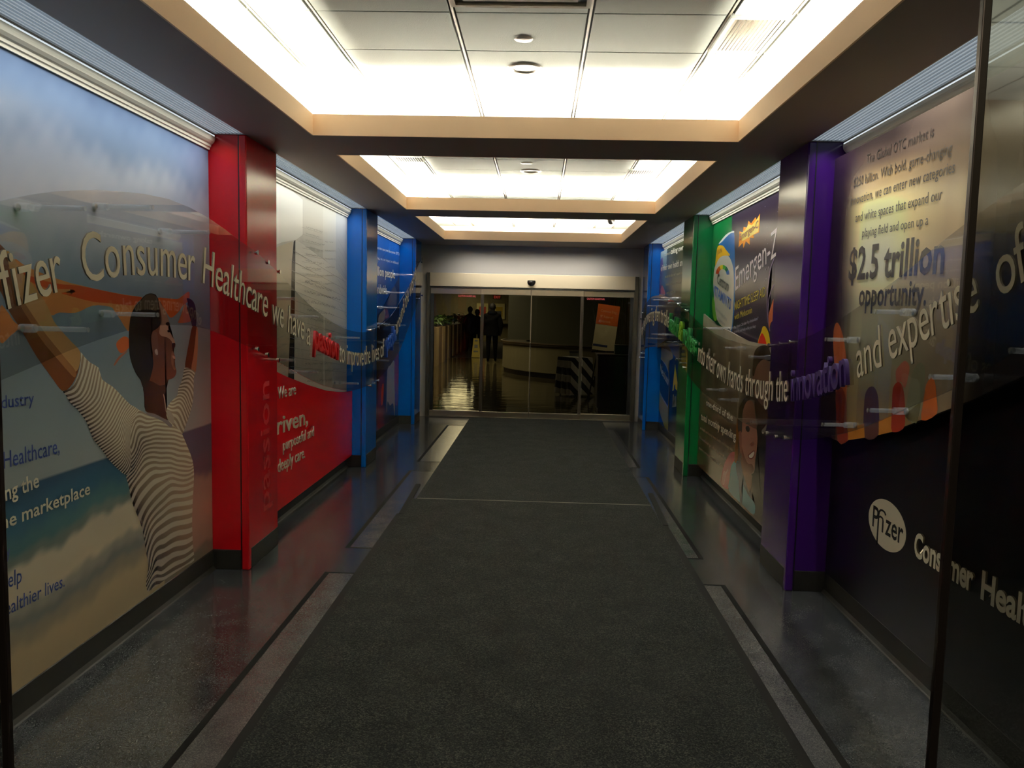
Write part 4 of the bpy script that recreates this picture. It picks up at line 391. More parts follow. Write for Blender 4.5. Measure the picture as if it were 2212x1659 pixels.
# ------------------------------------------------------------------ bays: light slot, moulding, baseboard
BAYS = [(1, XL, PL, Y0, YL[0], 'beach mural'), (1, -1.93, PL, YL[0]+PD, YL[1], 'handwriting panel'), (1, -1.96, PL, YL[1]+PD, YL[2], 'blue people mural'),
        (-1, XR, PR, Y0, YR[0], 'gold panel'), (-1, 1.69, PR, YR[0]+PD, YR[1], 'vitamin bottle print'), (-1, 1.72, PR, YR[1]+PD, YR[2], 'portrait panel')]
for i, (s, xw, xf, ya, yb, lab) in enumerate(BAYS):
    f = thing('wall_washer_light', 'ribbed wall washer light fixture in the soffit slot above the %s' % lab, 'light fixture')
    w = abs(xw-xf)-.045; n = 18; prof = []
    for k in range(n+1):
        prof.append((xf-s*(w*k/n), ZS+.012)); 
        if k < n: prof.append((xf-s*(w*(k+.5)/n), ZS+.006))
    prof += [(xf-s*w, ZS+.03), (xf, ZS+.03)]
    obj('ribbed_lens', sweep_y(prof, ya+.012, yb-.012), M_lens, f)
    bm = bmesh.new()
    for k in range(1, 8): xx = xf-s*w*k/8; box(bm, xx-.001, xx+.001, ya+.012, yb-.012, ZS+.001, ZS+.008)
    obj('louvre_fins', bm, mat('louvre_metal', (190, 196, 200), .25, metal=1), f)['kind'] = 'stuff'
    area('wall_washer_lamp', (xf-s*w*(.5 if i != 3 else .28), (ya+yb)/2, ZS-.010), w*(.6 if i != 3 else .4), yb-ya-.1, BAY_W*(yb-ya)*(1.9 if i == 3 else 1), (.95, .97, 1), (0, s*math.radians(14), 0)).data.spread = 2.0
    obj('glow_strip', sweep_y([(xw+s*.038, ZS-.0155), (xw+s*.044, ZS-.0155), (xw+s*.044, ZS-.009), (xw+s*.038, ZS-.009)], ya+.02, yb-.012), mat('moulding_highlight_glow', (220, 230, 236), .3, emit=((.85, .94, 1), .75)), f)  # added glowing strip stands in for the bright line along the moulding top
    bm = bmesh.new()
    for yy in (ya+.002, yb-.012): box(bm, min(xf, xf-s*w), max(xf, xf-s*w), yy, yy+.01, ZS+.001, ZS+.03)
    for xx in (xf-s*.004, xf-s*w): box(bm, xx-.004, xx+.004, ya+.002, yb-.002, ZS+.002, ZS+.03)
    obj('lens_frame', bm, mat('fixture_frame', (214, 220, 224), .35), f)
    o = [(0, 2.512), (.012, 2.512), (.014, 2.524), (.020, 2.528), (.022, 2.540), (.030, 2.546), (.040, 2.558), (.044, 2.570), (.046, 2.586), (0, 2.586)]
    t = struct('trim_%d' % (i+4), sweep_y([(xw+s*(dx-.002), z) for dx, z in o], ya+.002, yb-.001), M_cream)
    b = struct('baseboard_%s' % ('left' if s > 0 else 'right'), sweep_y([(xw+s*(dx-.006), z) for dx, z in ((0, 0), (.028, 0), (.022, .005), (.012, .022), (.010, .118), (.007, .122), (0, .122))], ya+.001, yb-.003), M_black)

# ================================================================== murals
def ramp(stops, t):
    if t <= stops[0][0]: return np.array(stops[0][1], float)
    for (a, ca), (b, cb) in zip(stops, stops[1:]):
        if t <= b: k = (t-a)/(b-a); k = k*k*(3-2*k); return np.array(ca, float)*(1-k)+np.array(cb, float)*k
    return np.array(stops[-1][1], float)
def alb(c, g): return [min(.92, q*g) for q in lin(np.clip(c, 0, 255))]
def wob(y, z, f=1.0):
    return math.sin(7.1*y*f+3*z)+.6*math.sin(17*y*f-11*z+1.3)+.4*math.sin(31*y*f+23*z+.4)+.3*math.sin(57*y*f-41*z)
def texts(key, plane, side, parent, gain, depth=0, only=None):
    for (k, s, p0, p1, cap, col, bold) in ART['texts']:
        if k == key: flat_text(s, plane, side, p0, p1, cap, cm(col, .4, gain), parent, bold, depth)
# ---- beach mural
G = 1.4
beach = thing('wall_mural', 'beach mural of a woman in a striped shirt holding an orange scarf', 'mural')
def f_beach(y, z):
    w = wob(y, z)
    hz = .905
    if z > hz:
        sky = ramp([(0, (120, 128, 128)), (.25, (116, 128, 132)), (.75, (122, 138, 150)), (1.05, (168, 172, 178)), (1.25, (152, 162, 176)), (1.45, (112, 131, 154)), (1.7, (88, 106, 132))], z-hz+.05*w*.5)
        warm = max(0, min(1, (y-3.9)/.7))*max(0, min(1, (1.2-(z-hz))/.9))
        c = sky*(1-warm*.6)+np.array((140, 118, 112))*warm*.6
    else:
        d = hz-z+.014*w*min(1, (hz-z)*8)
        if y > 4.05 and True:
            c = ramp([(0, (62, 58, 72)), (.12, (66, 60, 72)), (.26, (70, 58, 66)), (.34, (118, 92, 82)), (.5, (134, 104, 90)), (.7, (122, 100, 86)), (.74, (90, 82, 72)), (.82, (96, 86, 72))], d)
        else:
            sl = .06*(y-3.0)
            c = ramp([(0, (34, 52, 70)), (.12, (38, 62, 78)), (.22, (52, 76, 80)), (.27, (80, 88, 84)), (.315, (156, 148, 130)), (.43, (156, 146, 126)), (.475, (114, 111, 102)), (.53, (90, 91, 88)), (.58, (108, 101, 88)), (.66, (132, 118, 94)), (.8, (128, 115, 92))], d+sl)
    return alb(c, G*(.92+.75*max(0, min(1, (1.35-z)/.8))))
print_grid('printed_scene', XL+.001, 1, Y0+.01, YL[0]-.001, lambda y: .12, lambda y: 2.515, f_beach, 180, 220, beach)
print_polys('beach', XL+.001, 1, beach, G*1.15, (1.45, 4.67, .123, 2.51))
def rbf(samples):
    S = np.array(samples, float); P = S[:, :2]/1000; n = len(P)
    d = np.linalg.norm(P[:, None]-P[None], axis=2); K = np.where(d > 0, d*d*np.log(d+1e-9), 0)
    A = np.zeros((n+3, n+3)); A[:n, :n] = K+np.eye(n)*2e-4; A[:n, n] = A[n, :n] = 1; A[:n, n+1:] = P; A[n+1:, :n] = P.T
    W = np.linalg.solve(A, np.vstack([S[:, 2:4], np.zeros((3, 2))]))
    def ev(Q):
        Q = np.array(Q, float); d = np.linalg.norm(Q[:, None]-P[None], axis=2); K = np.where(d > 0, d*d*np.log(d+1e-9), 0)
        return K @ W[:n]+W[n]+Q @ W[n+1:]
    return ev
m = mat('striped_jersey_print', (160, 150, 130), .22); bs = m.node_tree.nodes['Principled BSDF']
at = N(m, 'ShaderNodeAttribute'); at.attribute_name = 'stripe'; sx_ = N(m, 'ShaderNodeSeparateXYZ'); L(m, at.outputs['Vector'], sx_.inputs[0])
fr = N(m, 'ShaderNodeMath', operation='FRACT'); L(m, sx_.outputs[0], fr.inputs[0]); pp = N(m, 'ShaderNodeMath', operation='PINGPONG'); pp.inputs[1].default_value = .5; L(m, fr.outputs[0], pp.inputs[0])
rp = N(m, 'ShaderNodeValToRGB'); rp.color_ramp.elements[0].position = .20; rp.color_ramp.elements[1].position = .29; L(m, pp.outputs[0], rp.inputs[0])
dk = N(m, 'ShaderNodeMixRGB'); dk.inputs[1].default_value = (*alb((34, 25, 25), G*1.45), 1); dk.inputs[2].default_value = (*alb((142, 126, 104), G*1.45), 1); L(m, sx_.outputs[1], dk.inputs[0])
lt = N(m, 'ShaderNodeMixRGB'); lt.inputs[1].default_value = (*alb((138, 128, 118), G*1.45), 1); lt.inputs[2].default_value = (*alb((186, 175, 154), G*1.45), 1); L(m, sx_.outputs[1], lt.inputs[0])
mx = N(m, 'ShaderNodeMixRGB'); L(m, rp.outputs[0], mx.inputs[0]); L(m, dk.outputs[0], mx.inputs[1]); L(m, lt.outputs[0], mx.inputs[2]); L(m, mx.outputs[0], bs.inputs['Base Color'])
M_jersey = m
def in_poly(P, Q):
    inside = np.zeros(len(Q), bool); n = len(P)
    for i in range(n):
        (x1, y1), (x2, y2) = P[i-1], P[i]; c = (y1 > Q[:, 1]) != (y2 > Q[:, 1])
        inside ^= c & (Q[:, 0] < (x2-x1)*(Q[:, 1]-y1)/((y2-y1) if y2 != y1 else 1e-9)+x1)
    return inside
for i, (part, _, pts) in enumerate(ART['shirt']):
    ev = rbf(ART[('sleeve2_f', 'torso_f', 'sleeve_f')[i]]); P = clip_poly(mm(pts), (1.45, 4.67, .123, 2.5))
    bm = bmesh.new(); f = bm.faces.new([bm.verts.new((XL+.0024+.00006*i, y, z)) for y, z in P])
    ymn, ymx = min(p[0] for p in P), max(p[0] for p in P); zmn, zmx = min(p[1] for p in P), max(p[1] for p in P)
    for ax, a, b in ((1, ymn, ymx), (2, zmn, zmx)):
        for k in range(1, int((b-a)/.02)):
            pl = [0, 0, 0]; pl[ax] = a+.02*k; nr = [0, 0, 0]; nr[ax] = 1
            bmesh.ops.bisect_plane(bm, geom=bm.verts[:]+bm.edges[:]+bm.faces[:], plane_co=pl, plane_no=nr)
    me = bpy.data.meshes.new(part); bm.to_mesh(me); bm.free()
    co = np.empty(len(me.vertices)*3); me.vertices.foreach_get('co', co); co = co.reshape(-1, 3)
    v = ev(co[:, 1:]); vec = np.zeros((len(co), 3)); vec[:, 0] = v[:, 0]; vec[:, 1] = np.clip(v[:, 1], 0, 1)
    a = me.attributes.new('stripe', 'FLOAT_VECTOR', 'POINT'); a.data.foreach_set('vector', vec.astype('f').ravel())
    link(part, me, M_jersey, beach)
print_polys('collar', XL+.0025, 1, beach, G)
texts('beach', XL+.001, 1, beach, G)
# ---- handwriting panel and red panel (second bay, left)
G2 = 1.25
paper = thing('wall_mural', 'pale grey mural of overlapping handwritten letter sheets', 'mural')
yA, yB = YL[0]+PD, YL[1]
print_grid('printed_scene', -1.929, 1, yA, yB-.002, lambda y: .5, lambda y: 2.515, lambda y, z: alb(np.array((180, 176, 160))+6*wob(y, z), G2), 40, 40, paper)
print_polys('paper', -1.929, 1, paper, G2, (yA+.002, yB-.004, .5, 2.512))
M_ink = cm((58, 54, 50), .5, G2); M_pale = cm((122, 118, 108), .5, G2)
def scribble(y0, y1, z0, z1, amp, m, step=.016, name='handwriting'):
    bm = bmesh.new(); n = max(4, int((y1-y0)/step)); pts = []
    for k in range(n+1):
        t = k/n; pts.append((y0+t*(y1-y0)+random.uniform(-.004, .004), z0+t*(z1-z0)+amp*math.sin(k*2.3+random.random()*1.6)*random.uniform(.4, 1)))
    x = -1.929+.0012
    for (a, b) in zip(pts, pts[1:]):
        if random.random() < .16: continue
        w = .0024; bm.faces.new([bm.verts.new((x, a[0], a[1]-w)), bm.verts.new((x, b[0], b[1]-w)), bm.verts.new((x, b[0], b[1]+w)), bm.verts.new((x, a[0], a[1]+w))])
    o = obj(name, bm, m, paper); o['kind'] = 'stuff'
def rule(y0, y1, z0, z1, m, w=.0016):
    bm = bmesh.new(); x = -1.929+.0010; bm.faces.new([bm.verts.new((x, y0, z0-w)), bm.verts.new((x, y1, z1-w)), bm.verts.new((x, y1, z1+w)), bm.verts.new((x, y0, z0+w))]); obj('ruled_line', bm, m, paper)
for k in range(13):
    z = 1.93-.075*k; rule(6.1 if z < 1.9 else 6.2, 7.9, z+.12, z-.06, M_pale)
for k in range(12):
    z = 1.80-.075*k; scribble(6.45+random.uniform(0, .15), 7.3+random.uniform(0, .4), z+.02, z-.03, .016, M_ink)
for k in range(9): z = 2.27-.055*k; scribble(6.52, 6.52+.5+random.uniform(-.1, .1), z, z+.008, .009, M_pale, .012); rule(6.42, 7.0, z-.016, z-.008, M_pale, .0009)
for k in range(6): z = 2.3-.075*k; scribble(7.12, 7.4+random.uniform(0, .1), z-.1, z-.08, .009, M_pale, .012)
for k in range(14): z = 1.70-.07*k; scribble(5.66, 6.0, z, z+.05, .010, M_pale, .014)
for k in range(9): rule(7.58, 7.92, 2.26-.075*k, 2.13-.075*k, M_pale)
RX = -1.87
red = thing('wave_top_panel', 'glossy red panel with a wavy top edge and cream lettering', 'panel')
edge = mm(ART['red_edge']); edge = [p for p in edge if yA+.003 < p[0] < yB-.004]
def ez(y): return float(np.interp(y, [p[0] for p in mm(ART['red_edge'])], [p[1] for p in mm(ART['red_edge'])]))
out = [(yA+.002, .124)]+[(yB-.004, .124), (yB-.004, ez(yB))]+[(p[0], p[1]) for p in edge[::-1]]+[(yA+.002, ez(yA))]
obj('panel_board', slab(out, RX-.012, RX), mat('red_laminate', (220, 18, 26), .22), red)
texts('red', RX, 1, red, 1.2, depth=.004)
for yy in (5.5, 6.6, 7.7): obj('spacer', Cy((-1.94, yy, .45), (RX-.011, yy, .45), .012), M_chrome, red)
# ---- blue people mural (third bay, left)
G3 = 1.3
bl = thing('wall_mural', 'dark blue mural with cream text over a photo of people', 'mural'); yA, yB = YL[1]+PD, YL[2]
print_grid('printed_scene', -1.959, 1, yA, yB-.002, lambda y: .12, lambda y: 2.515, lambda y, z: alb(ramp([(.12, (14, 40, 90)), (1.6, (22, 58, 118)), (2.5, (26, 72, 140))], z), G3), 20, 40, bl)
print_polys('blue', -1.959, 1, bl, G3, (yA, yB-.003, .123, 2.51)); texts('blue', -1.959, 1, bl, G3)
# ---- gold panel and black lower wall (first bay, right)
G4 = 2.0; GX = 1.632
gold = thing('wave_bottom_panel', 'gold and brown panel with dark market text and coloured capsules', 'panel')
ge = mm(ART['gold_edge'])[::-1]; gy = [p[0] for p in ge]; gz = [p[1] for p in ge]
glow = lambda y: float(np.interp(y, gy, gz))
ya_, yb_ = 1.9, 4.585
o_ = [(ya_, 2.50)]+[(yb_, 2.50), (yb_, glow(yb_))]+[p for p in ge[::-1] if ya_+.01 < p[0] < yb_-.01]+[(ya_, glow(ya_))]
obj('panel_board', slab(o_, GX+.002, GX+.014), cm((70, 60, 50)), gold)
def f_gold(y, z):
    u = (4.585-y)/1.35; v = (z-.95)/1.53
    dl = min(1, max(0, (u-.07)/.30)); dl = dl*dl*(3-2*dl)
    c = ramp([(0, (164, 116, 50)), (.12, (150, 124, 70)), (.3, (126, 122, 92)), (.45, (140, 136, 112)), (.6, (222, 208, 160)), (.78, (214, 198, 132)), (.87, (128, 106, 70)), (.94, (58, 46, 38)), (1.0, (26, 20, 18))], v+.05*(u-.5))  # pale middle of the print has glare painted into its colour
    r = max(0, u-.55)/.4; c = c*(1-.7*min(1, r))+np.array((104, 88, 72))*.7*min(1, r)
    if v > .72: c = c*(1-min(1, max(0, u-.7)*2.2)*.5*min(1, (v-.72)*6))
    c = c*dl+np.array((18, 10, 16))*(1-dl)
    k = max(0, min(1, (3.22-y)/.28)); k = k*k*(3-2*k); c = c*(1-k)+np.array((34, 28, 25))*k
    return alb(c, G4)
print_grid('printed_scene', GX, -1, ya_+.002, yb_-.001, lambda y: glow(y)+.001, lambda y: 2.499, f_gold, 110, 90, gold)
print_polys('gold', GX, -1, gold, G4*.9, (ya_, yb_-.003, .9, 2.49)); texts('gold', GX, -1, gold, .55)
for yy in (2.6, 3.6, 4.4): obj('spacer', Cy((XR, yy, 2.0), (GX+.013, yy, 2.0), .012), M_chrome, gold)
low = obj('lower_panel', B(XR-.004, XR+.002, Y0+.01, YR[0]-.004, .121, 2.51), mat('black_laminate', (15, 10, 15), .3)); tag(low, 'glossy black wall panel below the gold panel', 'panel')
sg = thing('logo_sign', 'round cream logo disk with raised dark script and cream letters on the black wall', 'sign')
cy_, cz_, rr_ = 3.862, .610, .121
DX = 1.722
bm = bmesh.new(); bmesh.ops.create_cone(bm, cap_ends=True, segments=56, radius1=rr_, radius2=rr_, depth=.012, matrix=Matrix.Translation((DX+.006, cy_, cz_)) @ Matrix.Rotation(math.pi/2, 4, 'Y'))
bmesh.ops.scale(bm, vec=(1, 1.71, 1), space=Matrix.Translation((0, -cy_, 0)), verts=bm.verts)
obj('logo_disk', bm, M_ltr, sg)
M_cut = mat('cut_out_letter', (14, 11, 8), .6)
flat_text('P', DX+.0010, -1, (4.018, .566), (3.948, .566), .104, M_cut, sg, .012)
flat_text('zer', DX+.0010, -1, (3.868, .565), (3.680, .565), .108, M_cut, sg, .012)
def stroke(pts, w, x0, x1):
    bm = bmesh.new(); P = [Vector(p) for p in pts]; Lf, Rt = [], []
    for k, p in enumerate(P):
        t = (P[min(k+1, len(P)-1)]-P[max(k-1, 0)]).normalized(); n = Vector((-t.y, t.x))*w/2; n.x *= 1.5; Lf.append(p+n); Rt.append(p-n)
    rows = [[bm.verts.new((x, q.x, q.y)) for x, q in ((x0, l), (x1, l), (x1, g), (x0, g))] for l, g in zip(Lf, Rt)]
    for a, b in zip(rows, rows[1:]):
        for m in range(4): bm.faces.new((a[m], a[(m+1) % 4], b[(m+1) % 4], b[m]))
    bm.faces.new(rows[0]); bm.faces.new(rows[-1][::-1]); return bm
obj('logo_stem', stroke([(3.950, .486), (3.950, .64), (3.944, .658), (3.930, .668), (3.908, .671), (3.886, .668), (3.872, .656)], .0095, DX-.0015, DX-.0004), M_cut, sg)
obj('logo_link', stroke([(3.950, .628), (3.925, .636), (3.903, .632), (3.897, .62), (3.897, .564)], .0095, DX-.0016, DX-.0005), M_cut, sg)
raised_word('Consumer', 1.716, -1, [(3540, 562), (3055, 562)], .103, M_ltr, sg, .03, .008)
raised_word('Healthcare', 1.716, -1, [(3004, 562), (2380, 562)], .103, M_ltr, sg, .03, .008)
for yy in (3.78, 3.95): obj('spacer', Cy((XR, yy, .6), (DX+.011, yy, .6), .01), M_chrome, sg)
for yy in (3.49, 3.15, 2.95, 2.6): obj('spacer', Cy((XR, yy, .60), (XR-.013, yy, .58), .006), M_chrome, sg)
# ---- vitamin bottle print and woman photo panel (second bay, right)
G5 = 1.3; yA, yB = YR[0]+PD, YR[1]
sh = thing('wall_mural', 'green and violet product mural with a vitamin bottle and night drink', 'mural')
print_grid('printed_scene', 1.689, -1, yA, yB-.002, lambda y: .12, lambda y: 2.515, lambda y, z: alb(np.array((16, 92, 44))+3*wob(y, z), G5), 20, 20, sh)
print_polys('shelf', 1.689, -1, sh, G5, (yA+.002, yB-.003, 1.2, 2.511)); texts('shelf', 1.689, -1, sh, G5)
bm = bmesh.new()
for k in range(46):
    y, z = random.uniform(5.4, 6.2), random.uniform(1.75, 2.48); r = random.choice((.003, .004, .007)); x = 1.689-.0016
    bm.faces.new([bm.verts.new((x, y+r*math.cos(t), z+r*math.sin(t))) for t in np.arange(6)*math.pi/3])
o = obj('printed_stars', bm, cm((176, 168, 176), .4, G5), sh); o['kind'] = 'stuff'
VX = 1.63; ph = thing('wave_top_panel', 'photo panel of a smiling woman in a blue vest with shopping text', 'panel')
pe = mm(ART['photo_edge'])[::-1]; pey = lambda y: float(np.interp(y, [p[0] for p in pe], [p[1] for p in pe]))
o_ = [(yA+.002, .124), (yB-.004, .124), (yB-.004, pey(yB))]+[p for p in pe[::-1] if yA+.01 < p[0] < yB-.01]+[(yA+.002, pey(yA))]
obj('panel_board', slab(o_, VX+.002, VX+.014), cm((150, 140, 125)), ph)
def f_photo(y, z):
    e = pey(y)-z
    c = ramp([(0, (176, 168, 152)), (.09, (168, 160, 144)), (.13, (128, 118, 102)), (.5, (112, 104, 90)), (.68, (120, 108, 90)), (.8, (92, 72, 52)), (1.3, (84, 62, 40))], e)
    return alb(c+3*wob(y*2, z), G5)
print_grid('printed_scene', VX, -1, yA+.003, yB-.005, lambda y: .125, lambda y: pey(y)-.001, f_photo, 60, 60, ph)
print_polys('photo', VX, -1, ph, G5, (yA+.004, yB-.006, .126, 1.415)); texts('photo', VX, -1, ph, G5)
for yy in (5.6, 6.6, 7.6): obj('spacer', Cy((1.70, yy, .5), (VX+.013, yy, .5), .012), M_chrome, ph)
# ---- portrait panel and product print (third bay, right)
G6 = 1.25; yA, yB = YR[1]+PD, YR[2]
pr = thing('wall_mural', 'blue lower mural with a yellow carton and navy box, last bay right', 'mural')
print_grid('printed_scene', 1.719, -1, yA, yB-.002, lambda y: .12, lambda y: 2.515, lambda y, z: alb((8, 62, 140), G6), 8, 8, pr)
print_polys('product', 1.719, -1, pr, G6, (yA+.002, yB-.003, .123, 2.5)); texts('product', 1.719, -1, pr, G6)
TX = 1.66; pt = thing('wave_bottom_panel', 'olive panel with a portrait and white health text', 'panel')
te = mm(ART['portrait_edge'])[::-1]; tey = lambda y: float(np.interp(y, [p[0] for p in te], [p[1] for p in te]))
o_ = [(yA+.002, 2.49), (yB-.004, 2.49), (yB-.004, tey(yB))]+[p for p in te[::-1] if yA+.01 < p[0] < yB-.01]+[(yA+.002, tey(yA))]
obj('panel_board', slab(o_, TX+.002, TX+.014), cm((90, 88, 66)), pt)
def f_port(y, z):
    if y > 10.6:
        c = ramp([(1.0, (60, 50, 46)), (1.7, (88, 98, 92)), (2.1, (86, 112, 106)), (2.5, (120, 132, 120))], z)
    else: c = ramp([(1.2, (60, 56, 48)), (1.7, (86, 80, 60)), (2.1, (92, 92, 62)), (2.5, (62, 66, 42))], z+.06*math.sin(y*9))
    return alb(c, G6)
print_grid('printed_scene', TX, -1, yA+.003, yB-.005, lambda y: tey(y)+.001, lambda y: 2.489, f_port, 60, 40, pt)
print_polys('portrait', TX, -1, pt, G6, (yA+.004, yB-.006, 1.0, 2.485)); texts('portrait', TX, -1, pt, G6)
for yy in (8.9, 9.8, 10.8): obj('spacer', Cy((1.73, yy, 2.0), (TX+.013, yy, 2.0), .012), M_chrome, pt)

# ================================================================== acrylic ribbons with raised letters and stand-offs
KIND = [(M_ltr, 0, .006), (mat('red_letter', (200, 24, 30), .4), .02, .018), (mat('blue_letter', (20, 74, 170), .4), .02, .018), (mat('green_letter', (16, 124, 50), .4), .02, .018), (mat('lime_letter', (140, 190, 40), .4), .02, .018), (mat('violet_letter', (50, 22, 92), .4), .012, .018)]
RODS = {'left': (XL, [(2.934, 1.953, XL), (3.457, 2.025, XL), (4.051, 1.978, XL), (3.487, 1.558, XL), (2.935, 1.503, XL), (2.42, 1.90, XL), (2.40, 1.42, XL), (5.467, 1.667, -1.93), (6.095, 1.54, -1.93), (7.462, 1.336, -1.93), (5.481, 1.24, -1.93), (6.07, 1.113, -1.93), (7.433, .905, -1.93),
   (10.658, 2.082, -1.96), (10.045, 1.828, -1.96), (9.589, 1.636, -1.96), (9.0, 1.45, -1.96), (10.036, 1.417, -1.96), (9.613, 1.209, -1.96), (8.935, 1.035, -1.96)],
   [(4.737, 1.929), (4.93, 1.884), (5.15, 1.836), (4.74, 1.350), (4.915, 1.306), (5.12, 1.262), (7.985, 1.400), (8.17, 1.405), (8.39, 1.424), (7.99, .834), (8.19, .839), (8.39, .856), (11.42, 2.30), (11.25, 1.78), (11.5, 1.83)]),
 'right': (XR, [(3.512, 1.643, 1.632), (4.089, 1.504, 1.632), (2.99, 1.4, 1.632), (3.522, 1.21, 1.632), (4.065, 1.071, 1.632), (2.5, 1.52, 1.632), (6.282, 1.367, 1.63), (5.531, 1.337, 1.63), (6.859, .984, 1.63), (6.413, .945, 1.63), (5.403, .902, 1.63), (7.086, 1.507, 1.689),
   (10.299, 1.812, 1.66), (9.674, 1.823, 1.66), (9.095, 1.754, 1.66), (10.786, 1.74, 1.66), (10.29, 1.373, 1.66), (9.697, 1.382, 1.66), (9.084, 1.314, 1.66), (10.757, 1.305, 1.719)],
   [(5.068, 1.434), (4.849, 1.452), (4.66, 1.471), (5.031, .879), (4.835, .885), (4.66, .907), (8.439, 1.731), (8.196, 1.698), (8.001, 1.668), (8.417, 1.157), (8.176, 1.132), (8.0, 1.098), (11.328, 1.649), (11.45, 1.562), (11.292, 1.079), (11.429, 1.012)])}
for nm, side, X, lab in (('left', 1, -1.695, 'clear wavy acrylic ribbon with raised cream letters along the left wall'), ('right', -1, 1.458, 'clear wavy acrylic ribbon with raised cream letters along the right wall')):
    rb = thing('acrylic_ribbon', lab, 'sign')
    obj('clear_sheet', slab(mm(ART['ribbon_'+nm]), X-side*.010, X-side*.002), M_acry, rb)
    for s, k, path in ART['words_'+nm]:
        m, bold, dep = KIND[k]; raised_word(s, X-side*.002, side, path, .182 if k != 1 else .19, m, rb, bold, dep)
    face = PL if side > 0 else PR
    for y, z, xw in RODS[nm][1]:
        st = obj('standoff_rod', Cy((xw+side*.05, y, z), (X-side*.010, y, z), .0095), M_rod, rb, smooth=False)
        obj('barrel', Cy((xw+side*.004, y, z), (xw+side*.062, y, z), .0165, seg=18), M_rod, st)
        obj('screw_cap', Cy((xw, y, z), (xw+side*.012, y, z), .0135, seg=16), M_chrome, st)
        obj('end_cap', Cy((X-side*.002, y, z), (X+side*.002, y, z), .010, seg=16), M_rod, st)
    for y, z in RODS[nm][2]:
        st = obj('metal_standoff', Cy((face-side*.004, y, z), (X+side*.004, y, z), .0085, seg=14), M_chrome, rb)
        obj('screw_cap', Cy((X-side*.001, y, z), (X+side*.007, y, z), .014, seg=16), M_chrome, st)

# ================================================================== sliding glass doors at the end
dr = bpy.data.objects.new('door_1', None); COL.objects.link(dr); dr['kind'] = 'structure'
yd = YD-.02
bm = bmesh.new(); box(bm, -1.705, -1.655, yd-.02, yd+.14, 0, 2.186); box(bm, 1.425, 1.478, yd-.02, yd+.14, 0, 2.186); obj('door_jamb', bm, M_jamb, dr)
obj('door_header', B(-1.655, 1.425, yd-.03, yd+.13, 1.985, 2.186, bev=.004), mat('header_steel', (240, 228, 200), .6, metal=1), dr)
obj('header_shadow_gap', B(-1.655, 1.425, yd-.005, yd+.1, 1.962, 1.985), M_dark, dr)
obj('threshold', B(-1.655, 1.425, yd-.04, yd+.14, 0, .012), M_jamb, dr)
xs = [-1.652, -.885, -.128, .668, 1.422]
for i in range(4):
    yy = yd+(.02 if i in (1, 2) else .07); a, b = xs[i]+.002, xs[i+1]-.002
    lf = obj('door_leaf', B(a, b, yy-.015, yy+.015, .014, .095, bev=.003), M_steel, dr)
    obj('top_rail', B(a, b, yy-.015, yy+.015, 1.875, 1.96, bev=.003), M_steel, lf)
    obj('glass_pane', B(a+.004, b-.004, yy-.004, yy+.004, .094, 1.876), M_glass, lf)
    st = {0: (a, b-.02), 1: (a, None), 2: (None, b-.03), 3: (a+.0, b-.05)}[i]
    if i in (0, 3):
        x = a if i == 0 else b-.05; obj('stile', B(x, x+.05, yy-.014, yy+.014, .094, 1.876), M_dark, lf)
    if i == 1: obj('stile', B(a, a+.045, yy-.014, yy+.014, .094, 1.876), mat('bronze_stile', (44, 36, 26), .4, metal=.5), lf)
    if i == 2: obj('stile', B(b-.045, b, yy-.014, yy+.014, .094, 1.876), mat('bronze_stile', (44, 36, 26), .4, metal=.5), lf); obj('stile', B(a, a+.012, yy-.014, yy+.014, .094, 1.876), M_steel, lf)
    if i in (0, 3):
        me = text_mesh('CAUTION GUARD RAIL', .02).copy(); q = xr(me); s = .27/(q[1]-q[0]); x = -1.235 if i == 0 else .715
        me.transform(Matrix(((s, 0, 0, x), (0, 0, 1, yy-.0045), (0, .030/.73, 0, 1.832), (0, 0, 0, 1)))); link('sticker_lettering', me, mat('red_sticker', (214, 90, 96), .5), lf)
sn = thing('motion_sensor', 'small black dome sensor on the steel door header', 'sensor', (-.127, yd-.03, 2.075))
bm = lathe([(.001, -.002), (.062, -.002), (.062, .012), (.054, .032), (.034, .05), (.001, .056)], 20, Matrix.Rotation(math.pi/2, 4, 'X') @ Matrix.Diagonal((1, 1, 1, 1))); bmesh.ops.bisect_plane(bm, geom=bm.verts[:]+bm.edges[:]+bm.faces[:], plane_co=(0, 0, .022), plane_no=(0, 0, 1), clear_outer=True); bmesh.ops.holes_fill(bm, edges=bm.edges, sides=0); obj('dome', bm, M_dark, sn, smooth=False)
obj('lens', B(-.012, .012, -.060, -.050, -.006, .002, bev=.002), mat('sensor_lens', (90, 90, 96), .2), sn)

# ================================================================== ceiling fittings
def disc_fit(name, label, cat, x, y, r, prof, m):
    t = thing(name, label, cat, (x, y, ZC)); obj('cover', lathe(prof(r), 28), m, t, smooth=True); return t
pr_ = lambda r: [(.001, -.008), (r*.5, -.0075), (r*.92, -.005), (r, 0), (r, .004), (.001, .004)]
disc_fit('sprinkler_cover', 'small white round sprinkler cover in the nearest coffer', 'sprinkler', -.105, 3.852, .044, pr_, M_white)
disc_fit('sprinkler_cover', 'small white round sprinkler cover in the middle coffer', 'sprinkler', -.138, 6.929, .05, pr_, M_white)
for y, lab in ((4.296, 'white ring recessed downlight in the nearest coffer'), (8.955-1.65, 'white ring recessed downlight in the middle coffer')):
    t = thing('downlight', lab, 'light fixture', (-.108, y, ZC))
    obj('trim_ring', lathe([(.066, .003), (.064, -.004), (.072, -.009), (.090, -.007), (.095, 0), (.095, .004)], 32), M_white, t, smooth=True)
    obj('recess', lathe([(.001, .001), (.067, -.001), (.067, .003), (.001, .003)], 24), mat('downlight_cup', (196, 190, 160), .4), t)
